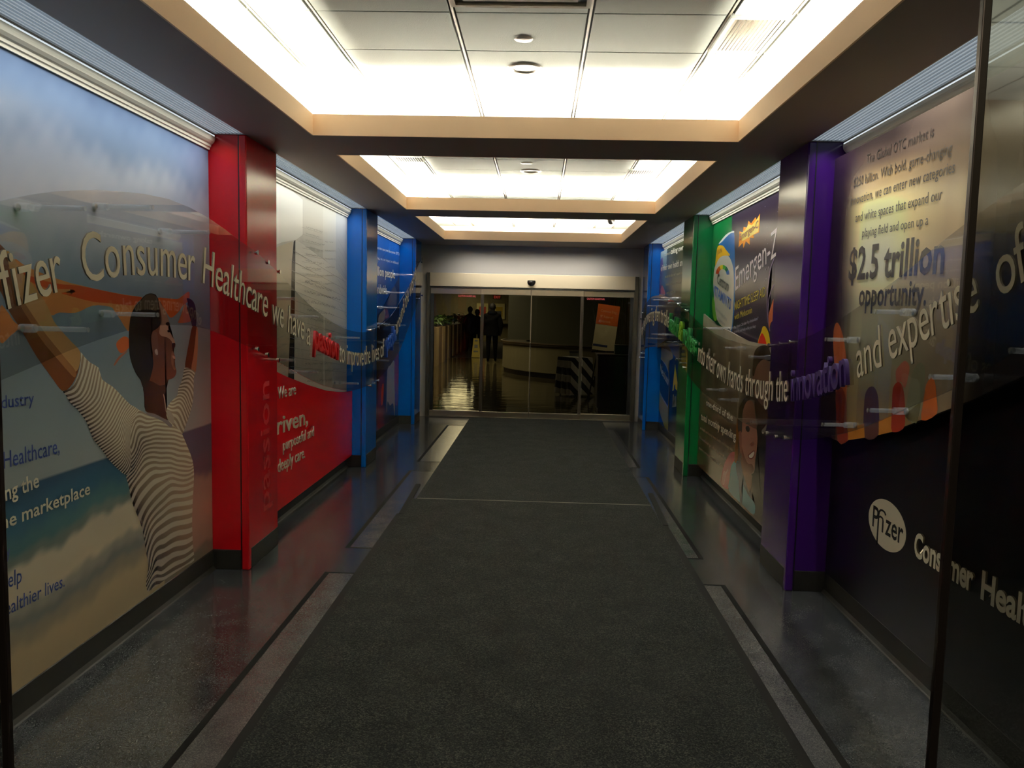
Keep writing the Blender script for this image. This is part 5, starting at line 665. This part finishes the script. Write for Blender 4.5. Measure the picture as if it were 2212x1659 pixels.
v = thing('air_grille', 'square louvred air grille at the right edge of the nearest coffer', 'vent', (.916, 3.782, ZC))
obj('frame', box(box(box(box(bmesh.new(), -.128, -.108, -.246, .246, -.010, .01), .108, .128, -.246, .246, -.010, .01), -.108, .108, -.246, -.228, -.010, .01), -.108, .108, .228, .246, -.010, .01), M_tile, v)
obj('backing', B(-.112, .112, -.232, .232, .008, .012), mat('grille_dark', (70, 62, 46), .8), v)
for k in range(12):
    o = obj('slat', B(-.0012, .0095, -.228, .228, -.010, -.0085), mat('grille_slat', (214, 206, 184), .3), v); o.location.x = -.102+.0180*k; o.rotation_euler.y = .5
v = thing('air_diffuser', 'square ceiling air diffuser at the top edge of the picture', 'vent', (-.108, 3.13, ZC))
for i, h in enumerate((.29, .235, .18, .12)):
    bm = bmesh.new(); t = .02; z0 = -.02+.004*i
    box(bm, -h, h, -h, -h+t, z0, .0); box(bm, -h, h, h-t, h, z0, .0); box(bm, -h, -h+t, -h+t, h-t, z0, .0); box(bm, h-t, h, -h+t, h-t, z0, .0)
    obj('louvre_frame', bm, mat('diffuser_metal', (150, 148, 132), .5), v)
obj('core_plate', B(-.1, .1, -.1, .1, -.012, -.004), mat('diffuser_metal', (150, 148, 132), .5), v)
t = thing('dome_camera', 'tiny dark dome camera in the farthest coffer', 'camera', (.933, 10.83, ZC)); obj('housing', lathe([(.001, -.07), (.03, -.062), (.045, -.04), (.05, -.015), (.05, .003), (.001, .003)], 18), M_dark, t, smooth=True)
for x, y, lab in ((.87, 7.25, 'small slotted air grille at the far right of the middle coffer'), (-1.13, 6.83, 'small slotted air grille at the left of the middle coffer')):
    v = thing('air_grille', lab, 'vent', (x, y, ZC)); obj('frame', B(-.12, .12, -.1, .1, -.006, .004), M_tile, v)
    for k in range(11): o = obj('slat', B(-.004, .004, -.085, .085, -.009, -.006), M_reveal, v); o.location.x = -.1+.02*k

# ================================================================== entrance: open sliding doors the photo is taken through
for nm, x0, x1, s, lab in (('right', .725, 1.735, 1, 'frameless glass sliding door leaf on the right, dark bronze edge'), ('left', -1.97, -.975, -1, 'glass sliding door leaf on the left, only its dark edge showing')):
    d = thing('glass_door_leaf', lab, 'door'); e = x0 if s > 0 else x1
    obj('glass_pane', B(x0+.005, x1-.005, 1.396, 1.404, .08, 2.18), M_pane, d)
    obj('edge_stile', B(*sorted((e, e+s*.015)), 1.393, 1.407, 0.005, 2.26, bev=.002), mat('bronze_edge', (46, 38, 34), .35, metal=.7), d)
    obj('bottom_rail', B(x0, x1, 1.385, 1.413, .005, .085, bev=.003), M_jamb, d)
    obj('top_rail', B(x0, x1, 1.385, 1.413, 2.18, 2.27, bev=.003), M_jamb, d)
bm = bmesh.new(); box(bm, -2.35, 2.1, 1.33, 1.42, 2.27, 3.1); box(bm, -5.2, -2.3, 1.33, 1.42, 0, 3.1); box(bm, 2.1, 5.2, 1.33, 1.42, 0, 3.1); struct('trim_10', bm, M_wall)
# the entrance room behind the camera (seen as reflections)
struct('wall_front', B(-5.2, 5.2, -2.25, -2.1, 2.15, 3.1), mat('entrance_wall', (150, 134, 96), .6))
d2 = struct('door_2', B(-5.2, 5.2, -2.2, -2.18, 0, 2.15), mat('night_glass', (6, 7, 10), .1))
for x in (-4.4, -3.3, -2.28, -1.2, -.1, 1.0, 2.08, 3.2, 4.3): obj('stile', B(x-.03, x+.03, -2.18, -2.14, 0, 2.15), M_jamb, d2)
bm = bmesh.new(); box(bm, -5.2, -5.0, -2.1, 1.33, 0, 3.1); struct('wall_left', bm, mat('entrance_wall', (150, 134, 96), .6))
struct('wall_right', B(5.0, 5.2, -2.1, 1.33, 2.15, 3.1), mat('entrance_wall', (150, 134, 96), .6))
struct('window_1', B(5.1, 5.12, -2.1, 1.33, 0, 2.15), mat('night_glass', (6, 7, 10), .1))
c2 = struct('ceiling', B(-5.2, 5.2, -2.1, 1.33, 2.92, 3.0), M_reveal)
for i in range(-4, 12):
    for j in range(5):
        o = link('ceiling_tile', tm, None, c2); o.location = (-2.1+.61*i+.05, -1.76+.61*j, 2.905); o.scale = (.595, .595, .016)

# ================================================================== lobby beyond the doors
M_lfloor = mat('polished_lobby_floor', (66, 60, 42), .07, spec=.6, bump=(1.3, .35, .02, (1, 2.2, 1)))
LF = struct('floor', B(-9, 9, YD+.141, 47, -.1, -.001), M_lfloor)
struct('ceiling', B(-9, 9, YD+.161, 47, 3.0, 3.1), mat('lobby_ceiling', (120, 110, 84), .8))
struct('wall_left', B(-6.2, -6.0, YD+.16, 47, 0, 3.0), mat('lobby_brown_wall', (104, 84, 70), .7))
struct('wall_back', B(-9, 9, 46, 46.2, 0, 3.0), mat('lobby_far_wall', (116, 108, 82), .7))
struct('wall_right', B(5.0, 5.2, YD+.16, 47, 0, 3.0), mat('lobby_side_wall', (60, 58, 44), .7))
struct('wall_right', B(-.95, 5.0, 24.6, 24.8, 0, 3.0), mat('lobby_olive_partition', (62, 62, 48), .5))
mt_ = obj('lobby_rug', box(bmesh.new(), -3.1, -.95, 28, 44, 0, .006), mat('lobby_rug', (40, 32, 32), .95)); tag(mt_, 'dark rug on the lobby floor beyond the glass doors', 'rug')
# planter with slatted front and plants
pl = thing('planter_box', 'long slatted wooden planter along the left side of the lobby', 'planter')
bm = bmesh.new(); pts = [(-3.02, 23.4), (-3.42, 39.5)]
def along(t): return (pts[0][0]+(pts[1][0]-pts[0][0])*t, pts[0][1]+(pts[1][1]-pts[0][1])*t)
bm = bmesh.new(); a, b = along(0), along(1)
vs = [bm.verts.new(p) for p in ((a[0], a[1], 0), (b[0], b[1], 0), (b[0]-.5, b[1], 0), (a[0]-.5, a[1], 0), (a[0], a[1], 1.13), (b[0], b[1], 1.13), (b[0]-.5, b[1], 1.13), (a[0]-.5, a[1], 1.13))]
for f in ((0, 1, 2, 3), (4, 5, 6, 7), (0, 1, 5, 4), (1, 2, 6, 5), (2, 3, 7, 6), (3, 0, 4, 7)): bm.faces.new([vs[i] for i in f])
obj('trough', bm, mat('planter_wood', (110, 88, 60), .6), pl)
for k in range(9):
    x, y = along(k/8.0); o = obj('slat', B(-.02, .045, -.28, .28, .0, 1.14), mat('planter_slat', (146, 126, 92), .6), pl); o.location = (x, y, 0)
leafm = bpy.data.meshes.new('leaf'); leafm.from_pydata([(0, 0, 0), (.05, .09, .02), (0, .24, -.03), (-.05, .09, .02), (0, .1, .03)], [], [(0, 1, 4), (1, 2, 4), (2, 3, 4), (3, 0, 4)]); leafm.materials.append(mat('plant_leaf', (70, 96, 40), .45))
for k in range(8):
    x, y = along((k+.5)/8); p = thing('potted_plant', ('nearest', 'second', 'third', 'fourth', 'fifth', 'sixth', 'seventh', 'farthest')[k]+' leafy green plant in the slatted lobby planter', 'plant', (x-.22, y, 1.145), 'plants in the lobby planter')
    bm = bmesh.new()
    for j in range(5): cyl(bm, (0, 0, 0), (random.uniform(-.15, .15), random.uniform(-.5, .5), .2), .008, .004, 5)
    obj('stem', bm, mat('plant_stem', (60, 70, 34), .6), p)
    for j in range(46):
        o = link('leaf', leafm, None, p); o.location = (random.uniform(-.22, .26), random.uniform(-.95, .95), random.uniform(.06, .3)); o.rotation_euler = (random.uniform(-.6, .8), random.uniform(-.5, .5), random.uniform(0, 6.3)); o.scale = [random.uniform(.7, 1.25)]*3
# reception desk
dk_ = thing('reception_desk', 'curved pale reception desk with a rail along its top', 'desk')
cxy, R0, R1 = (2.45, 22.4), 3.45, 2.85
def ring(bm, r0, r1, z0, z1, a0=math.radians(164), a1=math.radians(268), n=30):
    A = []
    for k in range(n+1):
        t = a0+(a1-a0)*k/n; c, s = math.cos(t), math.sin(t)
        A.append([bm.verts.new((cxy[0]+r*c, cxy[1]+r*s, z)) for r, z in ((r0, z0), (r0, z1), (r1, z1), (r1, z0))])
    for p, q in zip(A, A[1:]):
        for i in range(4): bm.faces.new((p[i], p[(i+1) % 4], q[(i+1) % 4], q[i]))
    bm.faces.new(A[0]); bm.faces.new(A[-1][::-1]); return bm
obj('front_panel', ring(bmesh.new(), R0, R1, .13, .80), mat('desk_laminate', (120, 114, 88), .4), dk_)
obj('plinth', ring(bmesh.new(), R0-.04, R1+.05, 0, .13), M_dark, dk_)
obj('counter_top', ring(bmesh.new(), R0+.05, R1-.05, .80, .84), mat('desk_top', (60, 54, 42), .3), dk_)
obj('rail', ring(bmesh.new(), R0+.06, R0+.02, .84, .865), M_steel, dk_)
# striped table
st = thing('striped_table', 'small table under a black and white striped cloth', 'table', (.74, 15.85, 0))
mS = mat('striped_cloth', (200, 196, 184), .8); bS = mS.node_tree.nodes['Principled BSDF']; tc = N(mS, 'ShaderNodeTexCoord'); sp_ = N(mS, 'ShaderNodeSeparateXYZ'); ad = N(mS, 'ShaderNodeMath', operation='ADD'); mu = N(mS, 'ShaderNodeMath', operation='MULTIPLY'); mu.inputs[1].default_value = 3.4; fr = N(mS, 'ShaderNodeMath', operation='FRACT'); gt = N(mS, 'ShaderNodeMath', operation='GREATER_THAN'); gt.inputs[1].default_value = .5; mxs = N(mS, 'ShaderNodeMixRGB'); mxs.inputs[1].default_value = (*lin((176, 170, 158)), 1); mxs.inputs[2].default_value = (*lin((14, 13, 12)), 1)
L(mS, tc.outputs['Object'], sp_.inputs[0]); L(mS, sp_.outputs[0], ad.inputs[0]); L(mS, sp_.outputs[2], ad.inputs[1]); L(mS, ad.outputs[0], mu.inputs[0]); L(mS, mu.outputs[0], fr.inputs[0]); L(mS, fr.outputs[0], gt.inputs[0]); L(mS, gt.outputs[0], mxs.inputs[0]); L(mS, mxs.outputs[0], bS.inputs['Base Color'])
bm = bmesh.new(); topv, botv = [], []
for k in range(40):
    t = 2*math.pi*k/40; c, s = math.cos(t), math.sin(t); sq = max(abs(c), abs(s)); fl_ = 1+.05*math.cos(k*math.pi/2.0)
    topv.append(bm.verts.new((.25*c/sq, .25*s/sq, .76))); botv.append(bm.verts.new((.29*c/sq*fl_, .29*s/sq*fl_, .03)))
for k in range(40): bm.faces.new((topv[k], topv[(k+1) % 40], botv[(k+1) % 40], botv[k]))
bm.faces.new(topv); o = obj('cloth', bm, mS, st); st.rotation_euler.z = .55
for sx, sy in ((1, 1), (1, -1), (-1, 1), (-1, -1)): obj('leg', Cy((sx*.2, sy*.2, 0), (sx*.2, sy*.2, .75), .015, seg=8), M_dark, st)
for k, (x, y, w, d, rz, lab) in enumerate(((.66, 15.8, .2, .28, .4, 'loose white papers lying on the striped table'),)):
    pp_ = thing('paper_stack', lab, 'papers', (x, y, .761), rz=rz)
    for j in range(3): o = obj('sheet', B(-w/2, w/2, -d/2, d/2, .004*j, .004*j+.003), M_white, pp_); o.rotation_euler.z = .15*j
bx_ = thing('card_box', 'small grey box standing on the striped table', 'box', (.74, 15.98, .761)); obj('body', B(-.11, .11, -.07, .07, 0, .11, bev=.006), mat('grey_card', (86, 84, 74), .7), bx_); obj('lid', B(-.115, .115, -.075, .075, .08, .118, bev=.004), mat('dark_card', (50, 48, 42), .7), bx_)
# easel with the orange notice
ea = thing('easel', 'black folding easel stand holding an orange and white notice', 'easel', (1.17, 14.6, 0))
for a, b in (((-.24, -.12, 0), (.02, .03, 1.55)), ((.3, -.1, 0), (.1, .03, 1.55)), ((.06, .55, 0), (.06, .06, 1.5))): obj('leg', Cy(a, b, .014, .012, 8), M_dark, ea)
obj('ledge', B(-.2, .3, -.11, -.04, .93, .955), M_dark, ea)
nt_ = thing('notice_board', 'tilted notice board, orange above and white below, on the easel', 'sign', (1.18, 14.53, .96)); nt_.rotation_euler = (-.1, math.radians(7), .04)
obj('board', B(-.2, .2, -.008, .008, 0, .84), mat('notice_white', (206, 192, 150), .6), nt_)
obj('orange_field', B(-.2, .2, -.0095, -.008, .47, .84), mat('notice_orange', (224, 104, 26), .6), nt_)
obj('blue_bar', B(-.195, .07, -.0095, -.008, .065, .105), mat('notice_blue', (40, 52, 96), .6), nt_)
for s, z, w in (('Connect Day', .70, .29), ('IT Support', .60, .24), ('Helpdesk', .515, .2)):
    me = text_mesh(s, .004).copy(); q = xr(me); k = w/(q[1]-q[0]); me.transform(Matrix(((k, 0, 0, -.14), (0, 0, 1, -.0105), (0, .045/.73, 0, z), (0, 0, 0, 1)))); link('lettering', me, mat('notice_letter', (236, 170, 110), .6), nt_)
# metal folding chair beside the easel
ch = thing('metal_chair', 'thin dark metal chair beside the striped table', 'chair', (1.27, 15.3, 0))
for sx in (-.1, .14):
    obj('front_leg', Cy((sx, -.17, 0), (sx, -.2, .45), .011, seg=8), M_dark, ch); obj('rear_leg', Cy((sx, .22, 0), (sx, .17, .86), .011, seg=8), M_dark, ch)
obj('seat', B(-.12, .16, -.2, .19, .43, .46, bev=.01), M_dark, ch)
for z in (.6, .72, .83): obj('back_slat', B(-.1, .14, .165, .185, z, z+.035), M_dark, ch)
# black cabinet at the right
cb = thing('black_cabinet', 'tall black cabinet just inside the glass doors at the right', 'cabinet', (1.55, 13.55, 0))
obj('body', B(-.54, .45, -.22, .3, .05, .93, bev=.006), mat('cabinet_black', (12, 11, 10), .5), cb); obj('plinth', B(-.52, .43, -.2, .28, 0, .05), M_dark, cb); obj('top', B(-.56, .47, -.24, .32, .93, .955, bev=.004), M_dark, cb)
for s in (-1, 1): d_ = obj('door', B(-.53 if s < 0 else -.04, -.05 if s < 0 else .44, -.235, -.22, .07, .91, bev=.003), mat('cabinet_door', (15, 14, 13), .45), cb); obj('handle', B(-.075 if s < 0 else -.03, -.065 if s < 0 else -.02, -.25, -.235, .45, .6), M_jamb, d_)
bx_ = thing('storage_box', 'dark box standing on top of the black cabinet', 'box', (1.42, 13.55, .956)); obj('body', B(-.12, .12, -.1, .1, 0, .13, bev=.006), mat('dark_card', (50, 48, 42), .7), bx_); obj('lid', B(-.125, .125, -.105, .105, .13, .155, bev=.004), M_dark, bx_)
cu = thing('curtain', 'beige curtain hanging behind the notice board', 'curtain', (1.95, 17.6, 0))
bm = bmesh.new(); A = [(-.45+.9*k/60, .04*math.sin(k*1.1)) for k in range(61)]; va = [bm.verts.new((x, y, .0)) for x, y in A]; vb = [bm.verts.new((x, y, 2.5)) for x, y in A]
for i in range(60): bm.faces.new((va[i], va[i+1], vb[i+1], vb[i]))
obj('fabric', bm, mat('curtain_fabric', (120, 108, 70), .8), cu, smooth=True); obj('curtain_rod', Cy((-.5, 0, 2.52), (.5, 0, 2.52), .012), M_dark, cu)
# wet floor sign
wf = thing('wet_floor_sign', 'yellow wet floor sign standing on the lobby floor', 'sign', (-2.22, 28.35, 0))
for s in (-1, 1):
    bm = bmesh.new(); vs = [bm.verts.new(p) for p in ((-.15, s*.17, 0), (.15, s*.17, 0), (.10, s*.02, .68), (-.10, s*.02, .68))]; bm.faces.new(vs); r = bmesh.ops.extrude_face_region(bm, geom=bm.faces[:]); bmesh.ops.translate(bm, verts=[v for v in r['geom'] if isinstance(v, bmesh.types.BMVert)], vec=(0, s*-.012, 0))
    obj('panel', bm, mat('sign_yellow', (190, 168, 40), .5), wf)
for z, w, h in ((.60, .1, .05), (.40, .12, .12), (.22, .16, .05)): o = obj('printed_mark', B(-w/2, w/2, -.004, .0, -h/2, h/2), M_dark, wf); o.location = (0, -.17+.2206*z-.003, z); o.rotation_euler.x = -.217
# exit sign and pictures
ex = thing('exit_sign', 'small illuminated red exit sign hanging in the lobby', 'sign', (-2.02, 38, 2.36)); obj('housing', B(-.2, .2, -.03, .03, -.1, .1, bev=.01), mat('exit_white', (210, 190, 160), .5), ex)
me = text_mesh('EXIT', .02).copy(); q = xr(me); k = .32/(q[1]-q[0]); me.transform(Matrix(((k, 0, 0, -.16), (0, 0, 1, -.032), (0, .13/.73, 0, -.065), (0, 0, 0, 1)))); link('lettering', me, mat('exit_red', (220, 60, 50), .5, emit=((1, .12, .08), .5)), ex)
obj('hanger', Cy((0, 0, .1), (0, 0, .64), .01, seg=8), M_dark, ex)
for x0, x1, lab, cols in ((-3.3, -2.68, 'framed picture with a red print on the far lobby wall', (168, 60, 44)), (-2.42, -1.8, 'framed picture with a yellow and blue print on the far lobby wall', (176, 150, 40))):
    p = thing('framed_picture', lab, 'picture', ((x0+x1)/2*46/42, 45.97, 1.70)); h = (x1-x0)/2*1.12
    obj('frame', B(-h, h, -.03, .02, -.46, .46, bev=.006), mat('picture_frame', (150, 138, 100), .5), p); obj('mount', B(-h+.03, h-.03, -.034, -.03, -.43, .43), mat('picture_mount', (196, 186, 140), .6), p)
    obj('print', B(-h*.55, h*.6, -.037, -.034, -.3 if cols[0] > 170 else -.25, .25), cm(cols), p)
    if cols[0] > 170: obj('print_figures', B(-h*.5, h*.4, -.04, -.037, -.28, .02), cm((70, 74, 90)), p)
obj('shelf', B(-3.0, -.95, 45.6, 45.98, .95, 1.0), M_dark).name = 'wall_shelf'
tag(bpy.data.objects['wall_shelf'], 'thin dark shelf along the far lobby wall under the pictures', 'shelf')

# ================================================================== people
def person(label, loc, rz, h, coat, legs, skin, stride=0.0, arm=0.0, hood=False, bulk=1.0):
    k = h/1.8; V, E, Rr, roots = [], [], [], []
    def ch(pts, start=None):
        prev = start
        for (x, y, z, r) in pts:
            V.append((x*k, y*k, z*k)); Rr.append(r*k); 
            if prev is not None: E.append((prev, len(V)-1))
            prev = len(V)-1
        return prev
    ch([(0, 0, .98, .155*bulk)]); roots.append(0)
    chest = ch([(0, .0, 1.16, .165*bulk), (0, .0, 1.34, .175*bulk), (0, -.01, 1.45, .13)], 0)
    ch([(0, 0, 1.54, .062), (0, .015, 1.60, .075), (0, .02, 1.69, .098), (0, .012, 1.76, .088), (0, .005, 1.80, .05)], chest)
    for s in (-1, 1):
        sw = s*stride
        ch([(s*.10, .0, .90, .105), (s*.105, .05*sw/.2 if sw else 0, .50, .072), (s*.105, .12*sw/.2 if sw else 0, .10, .046), (s*.115, (.12*sw/.2 if sw else 0)+.13, .045, .04)], 0)
        a = ch([(s*.19, -.01, 1.43, .085*bulk), (s*.27, -.02-sw*.2, 1.17, .068*bulk), (s*.265, .04-sw*.5+arm*.1, .95, .05)], chest)
        wx, wy, wz = V[a][0]/k, V[a][1]/k, V[a][2]/k
        palm = ch([(wx, wy+.01, wz-.05, .034), (wx, wy+.015, wz-.09, .03)], a)
        for j in range(4):               # fingers, each a short chain of its own rooted in the palm
            fx, fy = wx-s*.004, wy-.018+.017*j; n0 = len(V)
            ch([(fx, fy+.01, wz-.085, .010), (fx-s*.004, fy+.012, wz-.115-.006*(j in (1, 2)), .0095), (fx-s*.014, fy+.014, wz-.14-.008*(j in (1, 2)), .008)]); roots.append(n0)
        n0 = len(V); ch([(wx-s*.01, wy+.035, wz-.05, .011), (wx-s*.02, wy+.055, wz-.08, .010), (wx-s*.024, wy+.058, wz-.105, .008)]); roots.append(n0)
    me = bpy.data.meshes.new('body'); me.from_pydata(V, E, []); o = bpy.data.objects.new('body', me); COL.objects.link(o)
    o.modifiers.new('s', 'SKIN'); sv = me.skin_vertices[0].data
    for i, r in enumerate(Rr): sv[i].radius = (r, r*(.8 if i < 4 else 1))
    for r in roots: sv[r].use_root = True
    su = o.modifiers.new('u', 'SUBSURF'); su.levels = su.render_levels = 2
    dg = bpy.context.evaluated_depsgraph_get(); nm = bpy.data.meshes.new_from_object(o.evaluated_get(dg)); bpy.data.objects.remove(o)
    nm.name = 'body'; nm.materials.clear()
    for m in (coat, legs, skin, M_dark): nm.materials.append(m)
    for p in nm.polygons:
        c = p.center/k; p.use_smooth = True
        p.material_index = 3 if c.z < .085 else 1 if (c.z < .86 and abs(c.x) < .2) else 2 if (c.z > 1.56 or (abs(c.x) > .2 and c.z < .91)) else 0
    p = thing('person', label, 'person', loc, rz=rz); link('body', nm, None, p)
    bm = bmesh.new(); bmesh.ops.create_uvsphere(bm, u_segments=18, v_segments=12, radius=.108*k, matrix=Matrix.Translation((0, .006*k, 1.725*k)) @ Matrix.Diagonal((.93, 1.05, 1.08, 1)))
    bmesh.ops.delete(bm, geom=[v for v in bm.verts if v.co.z < 1.70*k and v.co.y > .03*k], context='VERTS'); obj('hair', bm, mat('dark_hair', (16, 13, 11), .7), p, smooth=True)
    for s in (-1, 1):
        bm = bmesh.new(); bmesh.ops.create_uvsphere(bm, u_segments=8, v_segments=6, radius=.028*k, matrix=Matrix.Translation((s*.098*k, .015*k, 1.69*k)) @ Matrix.Diagonal((.4, .7, 1.1, 1))); obj('ear', bm, skin, p, smooth=True)
    bm = bmesh.new(); cyl(bm, (0, .125*k, 1.665*k), (0, .105*k, 1.715*k), .017*k, .008*k, 8); obj('nose', bm, skin, p, smooth=True)
    hem = bmesh.new(); seg = 22; r0 = [hem.verts.new((.205*k*bulk*math.cos(2*math.pi*i/seg), .16*k*bulk*math.sin(2*math.pi*i/seg), .84*k)) for i in range(seg)]; r1 = [hem.verts.new((.195*k*bulk*math.cos(2*math.pi*i/seg), .165*k*bulk*math.sin(2*math.pi*i/seg), 1.12*k)) for i in range(seg)]
    for i in range(seg): hem.faces.new((r0[i], r0[(i+1) % seg], r1[(i+1) % seg], r1[i]))
    obj('jacket_hem', hem, coat, p, smooth=True)
    if hood:
        bm = bmesh.new(); bmesh.ops.create_uvsphere(bm, u_segments=16, v_segments=10, radius=.15*k, matrix=Matrix.Translation((0, -.05*k, 1.52*k)) @ Matrix.Diagonal((1.05, .7, .62, 1))); obj('hood', bm, coat, p, smooth=True)
    return p
coat = mat('black_coat', (7, 7, 8), .9, spec=.1); legs = mat('black_trousers', (7, 7, 7), .9, spec=.1); skin = mat('dark_skin', (30, 20, 16), .7)
person('person in a dark jacket walking away beyond the glass doors', (-1.5, 25.6, 0), 0, 1.88, coat, legs, skin, stride=.16, hood=True, bulk=1.25)
person('person standing by the planter, head of dark hair, nearest the plants', (-2.72, 31.4, 0), .5, 1.80, mat('brown_coat', (12, 10, 9), .9, spec=.1), legs, skin, bulk=1.05)
person('person in a long navy coat standing behind the yellow sign', (-2.36, 30.4, 0), 0, 1.70, mat('navy_coat', (8, 10, 14), .9, spec=.1), legs, skin, bulk=1.15)
